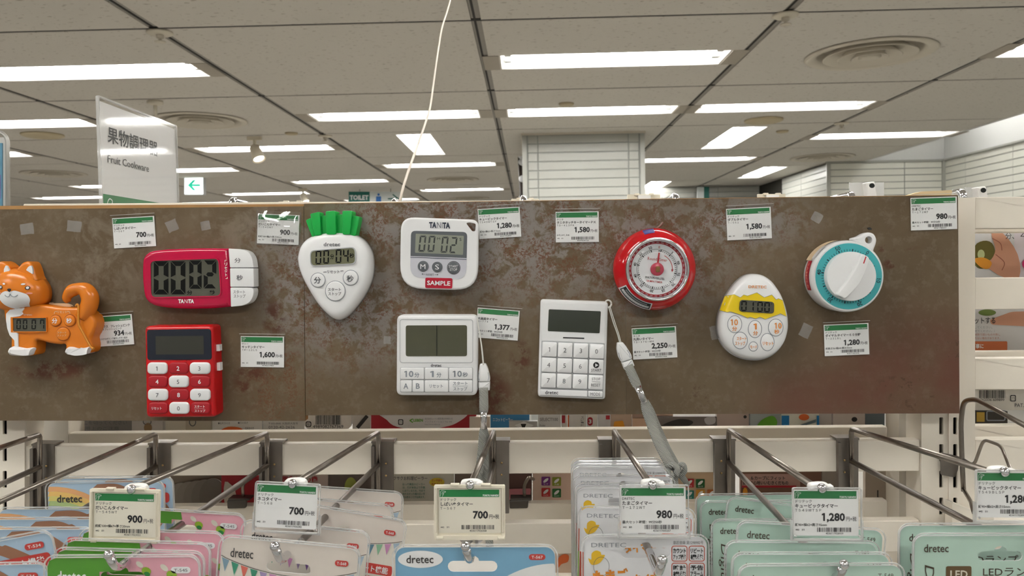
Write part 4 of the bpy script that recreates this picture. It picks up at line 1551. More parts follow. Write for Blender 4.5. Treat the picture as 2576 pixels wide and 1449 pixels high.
def arcpatch(m, a0, a1, r0, r1, lift, n=20, k=4):
    """Patch on the red body between two angles (degrees, clockwise from right) and radii in metres."""
    g = []
    for i in range(n + 1):
        a = math.radians(a0 + (a1 - a0) * i / n)
        for j in range(k + 1):
            r = r0 + (r1 - r0) * j / k
            g.append(cb + Vector((math.cos(a) * (r + lift * .6), -bodyd(r) - lift, -math.sin(a) * (r + lift * .6))))
    fs = [(i * (k + 1) + j, i * (k + 1) + j + 1, (i + 1) * (k + 1) + j + 1, (i + 1) * (k + 1) + j) for i in range(n) for j in range(k)]
    m.add(g, fs)
    return m


st = obj('maker_sticker', arcpatch(M(), 98, 154, .0302, .0366, .0003), m_wmatt, t, fix=False)
obj('sticker_border', arcpatch(arcpatch(arcpatch(arcpatch(M(), 100, 152, .0352, .0358, .0005), 100, 152, .0308, .0334, .0005), 100, 101.5, .0308, .0358, .0005), 150.5, 152, .0308, .0358, .0005), m_black, st, fix=False)
m = M()
for k in range(22):
    a = 106 + k * 1.9
    arcpatch(m, a, a + 1.1, .0315, .0327, .0007, 2, 1)
    if k % 2:
        arcpatch(m, a, a + .8, .0341, .0346, .0007, 2, 1)
obj('sticker_print', m, m_lt, st, fix=False)
obj('blue_sticker', arcpatch(M(), 252, 268, .0320, .0360, .0004, 8), mat('print_indigo', (66, 66, 140), rough=.4), t, fix=False)
q = spline([(740, 115), (790, 95), (840, 60), (885, 10), (890, -10)], False, 4)
obj('loose_tape', M().tube([ZPix(.705, *Z).P(x, y, 0) for x, y in q], [.0008, .0011] + [.0012] * (len(q) - 3) + [.0005], 6, squash=((1, 0, .8), .3)), mat('brown_tape', (128, 84, 70), rough=.4), t)

# ---------------------------------------------------------------- egg timer
t = timer('egg_timer', 'white egg-shaped kitchen timer with yellow cracked-shell band', 1893, 905)
Z6 = (1740, 480, .32453)
Z5 = (1340, 490, .27195)
A = ZPix(.702, *Z6)
eg = spline([(490, 643), (550, 655), (610, 695), (650, 745), (684, 800), (712, 870), (731, 940), (740, 1010), (737, 1080), (715, 1160), (670, 1228), (605, 1278), (530, 1304), (450, 1306), (370, 1290), (295, 1250), (240, 1190), (210, 1115), (203, 1030), (215, 950), (245, 865), (285, 790), (335, 722), (395, 668), (440, 648)], n=3)
ec = (472, 1000)
ep = [(1, -.008), (1, -.001), (.993, .002), (.975, .0045), (.94, .0068), (.88, .0082), (.76, .0090), (.02, .0094)]
obj('body', M().loft(A, eg, ep, ec), m_wplas, t, smooth='all')
obj('back_case', M().slab(ZPix(.706, *Z6), [(x - 6, y + 4) for x, y in eg], -.004, .003), mat('pale_grey_case', (200, 200, 204), rough=.4), t)
B = ZPix(.6928, *Z5)


def eggd(x, y):
    """Depth of the egg's face under a point given in Z5 units, relative to the plane B."""
    px, py = Z5[0] + x * Z5[2], Z5[1] + y * Z5[2]
    ux, uy = (px - Z6[0]) / Z6[2], (py - Z6[1]) / Z6[2]
    # undo the parallax between plane B and the contour plane A
    s = .6928 / .702
    vx, vy = (1329 - Z6[0]) / Z6[2], (662 - Z6[1]) / Z6[2]
    ux, uy = vx + (ux - vx) * s, vy + (uy - vy) * s
    dx, dy = ux - ec[0], uy - ec[1]
    r, a = math.hypot(dx, dy), math.atan2(dy, dx)
    R = radius_at(eg, ec, a)
    k = r / R
    for (k0, d0), (k1, d1) in zip(ep[1:-1], ep[2:]):
        if k1 <= k <= k0:
            return d0 + (d1 - d0) * (k0 - k) / (k0 - k1) - .0092
    return ep[1][1] - .0092 if k > 1 else .0002


def lerpline(pts, x):
    for (a, b) in zip(pts[:-1], pts[1:]):
        if a[0] <= x <= b[0]:
            return a[1] + (b[1] - a[1]) * (x - a[0]) / (b[0] - a[0])
    return pts[0][1] if x < pts[0][0] else pts[-1][1]


top = [(1796, 942), (1865, 922), (1920, 950), (1950, 925), (1985, 935), (2072, 905), (2140, 950), (2210, 925), (2250, 970), (2272, 960), (2318, 978)]
bot = [(1750, 1074), (1800, 1086), (1830, 1080), (1930, 1112), (1985, 1140), (2012, 1130), (2060, 1146), (2100, 1130), (2150, 1150), (2192, 1134), (2262, 1110), (2290, 1098), (2350, 1126)]
m = M()
m2 = M()
g = []
NX, NY = 44, 6
for i in range(NX + 1):
    f = i / NX
    xt, xb = 1796 + f * (2318 - 1796), 1750 + f * (2350 - 1750)
    yt, yb = lerpline(top, xt), lerpline(bot, xb)
    for j in range(NY + 1):
        h = j / NY
        x, y = xt + (xb - xt) * h, yt + (yb - yt) * h
        g.append(B.P(x, y, max(-.0090, eggd(x, y)) + .0008))
m.add(g, [(i * (NY + 1) + j, i * (NY + 1) + j + 1, (i + 1) * (NY + 1) + j + 1, (i + 1) * (NY + 1) + j) for i in range(NX) for j in range(NY)])
obj('yolk_band', m, m_yel, t, smooth='all', fix=False)
m = M()
for line in (top, bot):
    q = []
    for a, b in zip(line[:-1], line[1:]):
        for k in range(4):
            q.append((a[0] + (b[0] - a[0]) * k / 4, a[1] + (b[1] - a[1]) * k / 4))
    q.append(line[-1])
    m.tube([B.P(x, y, max(-.0090, eggd(x, y)) + .0008) for x, y in q], .00022, 5)
obj('crack_line', m, mat('crack_ochre', (178, 166, 120), rough=.6), t)
scr = obj('screen', M().slab(B, rpoly([(1914, 970), (2230, 990), (2228, 1099), (1906, 1079)], 34), -.001, .0017, bev=.0003, steps=1), m_lcdd, t)
m = M()
for x, dg in ((1922, '0'), (1988, '1'), (2070, '0'), (2135, '0')):
    m.seg7(B, dg, x, 980 + (x - 1915) * .055, x + 50, 1074 + (x - 1915) * .055, 12, .0021, .03, 3)
m.text(B, 'M', 2049, 984, 2062, 998, .0021)
m.text(B, 'S', 2198, 1000, 2208, 1014, .0021)
obj('digits', m, m_seg, scr, fix=False)
obj('lettering', M().text(B, 'DRETEC', 1995, 839, 2163, 865, .0003, .01, .02), m_orp, t, fix=False)
for (cx, cy, rx, ry, tx) in ((1868, 1197, 63, 77, [('10', 1829, 1150, 1896, 1208), ('分', 1842, 1218, 1888, 1259)]), (2055, 1242, 60, 78, [('1', 2040, 1190, 2070, 1245), ('分', 2036, 1258, 2080, 1299)]),
                             (2247, 1228, 66, 77, [('10', 2235, 1183, 2301, 1239), ('秒', 2231, 1245, 2279, 1286)]), (1918, 1347, 65, 75, [('スタート', 1885, 1312, 1975, 1346), ('ストップ', 1870, 1355, 1963, 1392)]),
                             (2040, 1403, 39, 41, [('モード', 2010, 1392, 2072, 1421)]), (2170, 1362, 60, 78, [('リセット', 2125, 1358, 2226, 1391)])):
    b = obj('button', M().slab(B, ell(cx, cy, rx, ry), -.002, .0006, bev=.0005, steps=2), m_wplas, t, smooth='auto')
    m = M()
    for s, *bx in tx:
        m.text(B, s, *bx, .0010, .02)
    obj('lettering', m, m_orp, b, fix=False)
    obj('button_groove', M().ring(B, ell(cx, cy, rx + 5, ry + 5), 5, .0004), m_mid, t, fix=False)

# ---------------------------------------------------------------- dial timer
t = timer('dial_timer', 'white dial kitchen timer with turquoise minute ring and turning knob', 2130, 785)
Z = (2000, 570, .16567)
B = ZPix(YP - .024, *Z)
cf = B.P(812, 755)
cb = Vector((cf.x, YP, cf.z))
u1 = B.unit
DF = Frame(cf, Vector((1, 0, 0)), Vector((0, 0, -1)), Vector((0, -1, 0)), u1)
R0 = 545 * u1
obj('body', M().lathe(cb, axis, [(R0 * .97, .0005), (R0, .004), (R0, .019), (R0 * .985, .0222), (R0 * .95, .0238), (R0 * .5, .024)], 72), m_wplas, t, smooth='auto')
tab = spline([(80, -555), (180, -600), (255, -640), (325, -656), (400, -632), (440, -555), (432, -480), (402, -400), (375, -330), (240, -430)], n=4)
obj('hanging_loop', M().slab(DF, tab, -.010, -.002, bev=.002, steps=3, holes=[ell(318, -542, 54, n=24)]), m_wplas, t, smooth='auto')
ring = obj('minute_ring', M().flat(DF, ell(0, 0, 497, n=72), .0003, holes=[ell(0, 0, 366, n=72)]), m_teal, t, fix=False)
m = M()
for i in range(60):
    a = 38.7 + 6 * i
    big = i % 5 == 0
    m.stroke(DF, [pol(a, 376), pol(a, 413 if big else 408)], 17 if big else 7, .0005)
for i in range(6):
    a = 38.7 + 60 * i
    x, y = pol(a, 421)
    m.textat(DF, str(i * 10), x, y, 56, .0005, .012, math.radians(a), 'c')
obj('scale_print', m, mat('print_ink', (24, 40, 56), rough=.5), ring, fix=False)
kn = obj('knob', M().lathe(cf, axis, [(370 * u1, 0), (370 * u1, .0055), (362 * u1, .0066), (300 * u1, .007), (.0002, .007)], 64), m_wplas, t, smooth='auto')
hd = [(125, -330), (180, -322), (235, -276), (226, -195), (165, -35), (78, 125), (-20, 236), (-125, 330), (-190, 305), (-245, 262), (-120, 110), (-10, -55), (75, -210)]
KF = Frame(cf + Vector((-.0006, 0, 0)), Vector((1, 0, 0)), Vector((0, 0, -1)), Vector((0, -1, 0)), u1)
obj('knob_grip', M().slab(KF, [(x * .97, y * .97) for x, y in spline(hd, n=3)], .006, .0125, bev=.0011, steps=4), m_wplas, kn, smooth='auto')
obj('pointer_mark', M().stroke(KF, [(178, -292), (142, -190)], 17, .0128), m_redp, kn, fix=False)


def sidepatch(m, a0, a1, h0, h1, lift, n=16):
    g = []
    for i in range(n + 1):
        a = math.radians(a0 + (a1 - a0) * i / n)
        for h in (h0, h1):
            g.append(cb + Vector((math.cos(a) * (R0 + lift), -h, -math.sin(a) * (R0 + lift))))
    return m.add(g, [(2 * i, 2 * i + 1, 2 * i + 3, 2 * i + 2) for i in range(n)])


st = obj('sample_sticker', sidepatch(M(), 158, 206, .008, .017, .0004), m_rlab, t, fix=False)
vs, fs, bb = glyphs('SAMPLE', .01)
m = M()
g = []
for x, y in vs:
    a = math.radians(202 - (x - bb[0]) / (bb[1] - bb[0]) * 40)
    h = .0105 + (y - bb[2]) / (bb[3] - bb[2]) * .004
    g.append(cb + Vector((math.cos(a) * (R0 + .0007), -h, -math.sin(a) * (R0 + .0007))))
m.add(g, fs)
obj('lettering', m, m_pinkc, st, fix=False)
obj('beige_tape', sidepatch(M(), 207, 262, .0015, .014, .0006), m_putty, t, fix=False)
obj('loose_label', sidepatch(M(), 210, 236, .013, .0205, .0006), m_wplas, t, fix=False)
# ================================================================== price cards
m_paper = mat('card_paper', (240, 240, 238), rough=.6)
m_cream_paper = mat('card_paper_cream', (226, 220, 204), rough=.6)
m_hgreen = mat('band_green', (34, 122, 66), rough=.5)
m_ink = mat('card_ink', (30, 30, 32), rough=.6)
m_sleeve = clear_mat('sleeve_plastic', refl=.03)
m_ivoryp = mat('ivory_plastic', (236, 228, 208), rough=.4)
m_wclip = mat('clip_white', (242, 240, 236), rough=.35)


def card_print(F, t, maker, title, model, price, note, code, d, H=71.0, seed=1, paper=None, cut=0):
    """Printed price card, 100 x H units: band, lettering, bar code."""
    k = H / 71.0
    obj('card', M().slab(F, rrect(-1.5 + cut, -1.6, 98.5, H - 1.6), 0, d), paper or m_paper, t)
    band = obj('header_band', M().flat(F, rrect(cut, .3 * k, 95.5, 12 * k), d + .0001), m_hgreen, t, fix=False)
    m = M()
    m.text(F, 'TOKYU HANDS', 69, 8.0 * k, 94.5, 11.0 * k, d + .0002, .03, 0, .12)
    hand = [(1.2, 11), (2.2, 6.4), (1.4, 4.6), (2.4, 2.6), (4.4, 1.6), (6.8, 2.4), (9.8, 3.0), (10, 4.2), (7.4, 4.6), (6.2, 8), (4.6, 11.2)]
    if not cut:
        m.stroke(F, [(x, y * k) for x, y in hand], .45, d + .0002)
        for yy in (4.4, 6.0, 7.6):
            m.stroke(F, [(4.0, yy * k), (6.6, (yy - .2) * k)], .4, d + .0002)
    obj('logo_lettering', m, m_white, band, fix=False)
    m = M()
    z = d + .0001
    if maker:
        m.textat(F, maker, .6 + cut, 18.2 * k, 3.7, z, .008)
    m.textat(F, title, .6 + cut, 25.8 * k, 4.6, z, .024, 0, 'l', min(1.0, 92 / (6.67 * len(title))))
    m.textat(F, model, .4 + cut, 32.0 * k, 3.6, z, .008, 0, 'l', min(1.0, 72 / (5.2 * len(model))))
    m.textat(F, price, 77.6, 46.0 * k, 11.2, z, .034, 0, 'r')
    m.text(F, '円+税', 79.5, 39.5 * k, 95, 46.8 * k, z, .005)
    if note:
        m.textat(F, note, .8 + cut, 54.3 * k, 3.5, z, .012, 0, 'l', 1.0 if len(note) < 17 else 16.5 / len(note))
    m.text(F, '442', 1.6 + cut, 59 * k, 7.4 + cut, 61.5 * k, z, .02)
    m.text(F, '51', 11.4, 59 * k, 15.2, 61.5 * k, z, .02)
    m.bars(F, 35, 56.6 * k, 87, 63.4 * k, z, seed)
    m.text(F, code, 48, 64.3 * k, 75, 67.2 * k, z, .01)
    obj('lettering', m, m_ink, t, fix=False)


PT = [
    ('price card reading 700 yen near the top left of the panel', (284.2, 550.9), (384.8, 545.1), 'ドリテック', 'しばいぬタイマー', 'Ｔ－５６７', '700', '', '4536117026368', 0),
    ('price card reading 900 yen in a shiny wrinkled sleeve', (650.5, 539), (750.5, 543), 'ドリテック', 'だいこんタイマー', 'Ｔ－５４５ＷＴ', '900', '約縦100×横67×厚さ20mm', '4536117023022', 0),
    ('price card reading 934 yen behind the dog timer tail', (227.4, 799.1), (328.5, 791.8), 'タニタ', 'でか見えプラス　フレッシュピンク', 'ＴＤ－３９４フレッシュピンク', '934', '大型表示と大きなボタンで操作しやすい設計', '4904785539402', 0),
    ('price card reading 1,600 yen right of the red keypad timer', (607.8, 847), (711.6, 848.4), 'サトー', 'キッチンタイマー', 'ＴＭ－１２ＬＳ', '1,600', '', '4974425109869', 0),
    ('price card reading 1,280 yen beside the rounded white timer', (1203.3, 528), (1304, 522), 'ドリテック', 'キュービックタイマー', 'Ｔ５４９ＷＴＳＰ', '1,280', '縦90×横62×高さ15mm', '4536117028959', 0),
    ('price card reading 1,377 yen beside the large screen timer', (1203.3, 775.5), (1304.5, 783.2), '', '大画面タイマー', 'Ｋ－７７４', '1,377', '最大セット時間：99分99秒', '4903320857616', 0),
    ('price card reading 1,580 yen left of the round red timer', (1399.3, 534.9), (1502.6, 533.5), 'タニタ', 'タニタタッチキータイマーＰＫ', 'ＴＤ－４１３ＰＫ', '1,580', '6×9, 6×1, 3㎝', '4904785541320', 0),
    ('price card reading 2,250 yen below the round red timer', (1590.7, 828), (1696.8, 822.3), 'タニタ', '丸洗いタイマー', 'ＴＤ－３７６－ＷＨ', '2,250', '最大セット時間：99分59秒', '4904785537606', 0),
    ('price card reading 1,580 yen above the egg timer', (1828, 527.5), (1935, 522), 'ドリテック', 'ダブルタイマー', 'Ｔ－５５１', '1,580', '', '4536117023855', 0),
    ('price card reading 1,280 yen below the dial timer', (2073.6, 819), (2180.7, 814.3), 'ドリテック', 'ダイヤルタイマー６０分計', 'Ｔ－３３１ＢＬ', '1,280', '約高さ76×幅64×厚み35mm', '4536117021974', 0),
    ('price card reading 980 yen at the top right panel corner', (2291.7, 500), (2402.7, 496.2), 'DRETEC', 'たまごタイマー', 'Ｔ－１７１ＷＴ', '980', '最大セット時間：99分50秒', '4536117005257', 0),
]
for i, (lb, a, b, mk, ti, mo, pr, no, code, cut) in enumerate(PT):
    F = frame2(a, b, YP - .0004, mm=95.5)
    t = thing('price_card', lb, 'price tag', F.P(50, 72), 'price cards on the panel')
    card_print(F, t, mk, ti, mo, pr, no, code, .0005, 71, 11 + i)
    if i == 1:
        # puckered sleeve: a bulged sheet with soft waves
        g = []
        NX, NY = 22, 16
        for iy in range(NY + 1):
            for ix in range(NX + 1):
                u, v = ix / NX, iy / NY
                bul = math.sin(PI * u) * math.sin(PI * v)
                d = .0008 + .0075 * bul + .0009 * math.sin(7 * u + 3 * v) * bul + .0006 * math.sin(11 * v - 5 * u) * bul
                g.append(F.P(-5 + 108 * u, -9 + 82 * v, d))
        fs = [(y * (NX + 1) + x, y * (NX + 1) + x + 1, (y + 1) * (NX + 1) + x + 1, (y + 1) * (NX + 1) + x) for y in range(NY) for x in range(NX)]
        obj('sleeve', M().add(g, fs), clear_mat('glossy_sleeve', refl=.16), t, smooth='all', fix=False)
    else:
        obj('sleeve', M().flat(F, rrect(-4 + (i % 3), -8.5 + (i % 2), 101 + (i % 3) * 1.5, 72.5, 1, 2), .0010), m_sleeve, t, fix=False)
        obj('sleeve_edge', M().slab(F, rrect(-4 + (i % 3), -8.5 + (i % 2), 101 + (i % 3) * 1.5, -7.7 + (i % 2), .3, 2), .0008, .0019), mat('sleeve_edge', (206, 204, 200), rough=.2), t)

# ================================================================== hooks in front of the rails
def rail_top(x):
    return 1123.3 - (x - 58) * .00722


def arc_path(pts, r=.006, n=5):
    """Polyline with its inner corners rounded."""
    out = [Vector(pts[0])]
    for i in range(1, len(pts) - 1):
        p = Vector(pts[i])
        a, b = Vector(pts[i - 1]) - p, Vector(pts[i + 1]) - p
        t = min(r, a.length * .45, b.length * .45)
        p0, p1 = p + a.normalized() * t, p + b.normalized() * t
        for k in range(n + 1):
            u = k / n
            out.append(p0 * (1 - u) ** 2 + p * 2 * u * (1 - u) + p1 * u * u)
    out.append(Vector(pts[-1]))
    return out


RODR = .0023
HOOKS = [(100, None, None, 'leftmost steel hook, half outside the picture'),
         (392, (-90, 1300, .50), (-160, 1500, .46), 'steel hook at the left holding rainbow timer packs'),
         (672, (328, 1232, .507), (292, 1432, .462), 'steel hook carrying green and pink radish timer packs'),
         (952, (733, 1222, .509), (706, 1412, .462), 'steel hook carrying cream bunting timer packs'),
         (1242, (1183, 1222, .499), (1181, 1412, .462), 'steel hook carrying the single blue pack'),
         (1545, (1640, 1226, .480), (1656, 1446, .455), 'steel hook carrying white egg timer packs'),
         (1833, (2066, 1236, .478), (2108, 1458, .455), 'steel hook carrying the mint pack stack'),
         (2142, (2522, 1197, .478), (2590, 1392, .47), 'rightmost long steel hook carrying two mint packs')]
F = Pix(YR)
for (x, up, lo, lb) in HOOKS:
    yt = rail_top(x)
    t = thing('display_hook', lb, 'display hook', L(x, yt, YR), 'steel display hooks')
    sh = 12 if x < 1300 else -12
    bx = x + sh
    obj('bracket', M().slab(F, rrect(bx - 27, yt - 8, bx + 27, yt + 175, 2, 2), .0006, .0022), m_plate, t)
    obj('bracket_lip', M().slab(F, rrect(bx - 29, yt - 8, bx + 29, yt - 3, 1, 2), -.013, .0026), m_plate, t)
    obj('bracket_flange', M().slab(F, rrect(bx - 27, yt + 2, bx - 19, yt + 175, 1, 2), .0022, .0062), m_plate, t)
    for yy in (48, 78):
        p = F.P(bx + 8 * (1 if sh > 0 else -1), yt + yy, .0024)
        obj('rivet', M().ball(p, .0011, 8, 6), mat('brass_rivet', (190, 160, 110), rough=.4, metal=.8), t, smooth='all')
    Yv = YR - .0088
    y0, y1 = yt - 30, yt + 52
    if up is None:
        up, lo = (x - 170, 1150, .60), (x - 170, 1250, .60)
    top3, low3 = L(x, y0, Yv), L(x, y1, Yv)
    obj('upright_wire', M().tube([L(x, yt + 172, Yv + .003), low3, L(x, y0 + 6, Yv)], RODR, 10), m_steel, t, smooth=True)
    obj('tag_arm', M().tube(arc_path([L(x, y1 - 5, Yv), top3, L(*up)], .005), RODR, 10), m_steel, t, smooth=True)
    tip = L(*lo)
    near = tip + (low3 - tip).normalized() * .02
    obj('pack_arm', M().tube(arc_path([low3, near, tip, tip + Vector((-.0018 if x < 1300 else .0018, -.004, .010))], .005), RODR * 1.08, 12), m_steel, t, smooth=True)
    obj('chrome_end', M().tube(arc_path([near + (low3 - tip).normalized() * .018, near, tip, tip + Vector((-.0018 if x < 1300 else .0018, -.004, .010))], .005), RODR * 1.16, 12), m_chrome, t, smooth=True)  # brighter chrome sleeve over the front stretch of the arm
    obj('tip', M().ball(tip + Vector((-.0018 if x < 1300 else .0018, -.0042, .0105)), .0031, 14, 10), m_chrome, t, smooth='all')

# ================================================================== price cards in holders on the hooks
BT = [
    ('ivory-framed price holder reading 900 yen above the green packs', 'ivory', (240.8, 1239.8), (388.3, 1243), .505, 'ドリテック', 'だいこんタイマー', 'Ｔ－５４５ＷＴ', '900', '約縦100×横67×厚さ20mm', '4536117023022', (333, 1228)),
    ('clear tilted price holder reading 700 yen above the bunting packs', 'clear', (648.6, 1217.3), (795.7, 1224.5), .507, 'ドリテック', 'ネコタイマー', 'Ｔ－５６８', '700', '', '4536117026382', (737, 1214)),
    ('ivory-framed price holder reading 700 yen above the blue pack', 'ivory', (1105.6, 1230.8), (1255.7, 1230.8), .497, 'ドリテック', 'しばいぬタイマー', 'Ｔ－５６７', '700', '', '4536117026368', (1183, 1217)),
    ('clear price holder reading 980 yen above the white egg packs', 'clear', (1563.3, 1227), (1719.6, 1227), .4775, 'DRETEC', 'たまごタイマー', 'Ｔ－１７１ＷＴ', '980', '最大セット時間：99分50秒', '4536117005257', (1641, 1217)),
    ('clear price holder reading 1,280 yen above the mint pack stack', 'clear', (1997.4, 1233.9), (2153.8, 1234.5), .476, 'ドリテック', 'キュービックタイマー', 'Ｔ５４９ＷＴＳＰ', '1,280', '縦90×横62×高さ15mm', '4536117028959', (2066, 1225)),
    ('clear price holder cut off by the right picture edge', 'clear', (2457.8, 1188.8), (2614, 1189.5), .476, 'ドリテック', 'キュービックタイマー', 'Ｔ５４９ＢＬＳＰ', '1,280', '縦90×横62×高さ15mm', '4536117028966', (2524, 1184)),
]
for i, (lb, st, a, b, Y, mk, ti, mo, pr, no, code, kn) in enumerate(BT):
    F = frame2(a, b, Y, mm=95.5, lean=-.04)
    t = thing('price_holder', lb, 'price tag', F.P(48, 74), 'price holders on the hooks')
    card_print(F, t, mk, ti, mo, pr, no, code, .0004, 71, 40 + i, m_cream_paper if st == 'ivory' else None)
    if st == 'ivory':
        obj('frame', M().slab(F, rrect(-8.5, -7, 105, 80, 2, 3), -.0012, .0012, holes=[rrect(-3.5, -2.5, 99.5, 73, 1, 2)]), m_ivoryp, t)
        obj('backing', M().slab(F, rrect(-4, -3, 100, 74), -.0012, -.0002), m_ivoryp, t)
        for (x0, x1) in ((18, 32), (66, 82)):
            obj('catch', M().slab(F, rrect(x0, -9.5, x1, -5.5, .5, 2), -.001, .002, bev=.0006, steps=2), m_ivoryp, t)
        for u in (-5.2, 101.4):
            obj('rim_rib', M().slab(F, rrect(u - 1.4, -3, u + 1.4, 68, .4, 2), .001, .002, bev=.0004, steps=1), m_ivoryp, t)
        for u in (-5, 93):
            obj('corner_stop', M().slab(F, rrect(u, 74.5, u + 11, 79, .5, 2), .001, .0022, bev=.0004, steps=1), m_ivoryp, t)
    else:
        obj('cover', M().flat(F, rrect(-3, -4.5, 102.5, 74.5, 3, 3), .0012), m_sleeve, t, fix=False)
        obj('cover_edge', M().slab(F, rrect(-3.4, -5, 103, 75, 3.4, 3), -.0004, .0018, holes=[rrect(-2.4, -4, 102, 74, 2.6, 3)]), clear_mat('edge_plastic', refl=.10, haze=.35), t)
        for (u0, u1, v0, v1) in ((-5.5, -3.4, 45, 78), (103, 105.5, 45, 78), (-4, 104, 75, 77.5)):
            obj('cradle', M().slab(F, rrect(u0, v0, u1, v1, .6, 2), -.001, .001), clear_mat('edge_plastic'), t)
        for u in (0.5, 98.5):
            obj('stud', M().slab(F, ell(u, 69, 1.6, n=12), .0013, .0022), clear_mat('edge_plastic'), t)
    # clip that grips the arm end, with the chrome end of the arm
    G = Pix(Y)
    kx, ky = kn
    obj('clip', M().slab(G, spline([(kx - 26, ky + 10), (kx - 24, ky - 1), (kx - 14, ky - 5), (kx + 12, ky - 6), (kx + 26, ky - 1), (kx + 30, ky + 10), (kx + 20, ky + 16), (kx - 18, ky + 16)], n=3), -.007, -.0015, bev=.0012, steps=2), m_wclip, t, smooth='auto')
    obj('clip_ear', M().slab(G, rpoly([(kx + 14, ky - 2), (kx + 30, ky - 4), (kx + 34, ky + 8), (kx + 18, ky + 10)], 3), -.004, .0005, bev=.0006, steps=2), m_wclip, t)
    obj('arm_end', M().ball(G.P(kx, ky + 2, .001), .0030, 14, 10), m_chrome, t, smooth='all')
    if i == 2:
        obj('stem_clip', M().slab(G, spline([(1156, 1350), (1180, 1352), (1212, 1350), (1214, 1362), (1200, 1374), (1186, 1368), (1172, 1376), (1157, 1364)], n=3), -.006, -.001, bev=.001, steps=2), m_wclip, t, smooth='auto')

# ================================================================== packs hanging on the hooks
def slot(cx, cy, w, h, br):
    """Hanging hole: rounded slot with a bump in the middle of its top edge."""
    o = []
    r = h / 2
    for k in range(7):
        a = PI / 2 + PI * k / 6
        o.append((cx - w / 2 + r + r * math.cos(a), cy + r * math.sin(a)))
    for k in range(7):
        a = PI + PI * k / 6
        o.append((cx + br * math.cos(a), cy - r + br * math.sin(a) * .8))
    for k in range(7):
        a = -PI / 2 + PI * k / 6
        o.append((cx + w / 2 - r + r * math.cos(a), cy + r * math.sin(a)))
    return o


m_film = clear_mat('pack_film', refl=.03)
m_edge = clear_mat('pack_film_edge', refl=.10, haze=.4)
m_inkb = mat('logo_ink', (54, 50, 48), rough=.5)


def clipbox(x0, y0, x1, y1, w, r=5.0):
    return rrect(max(0, x0), max(0, y0), min(w, x1), y1)


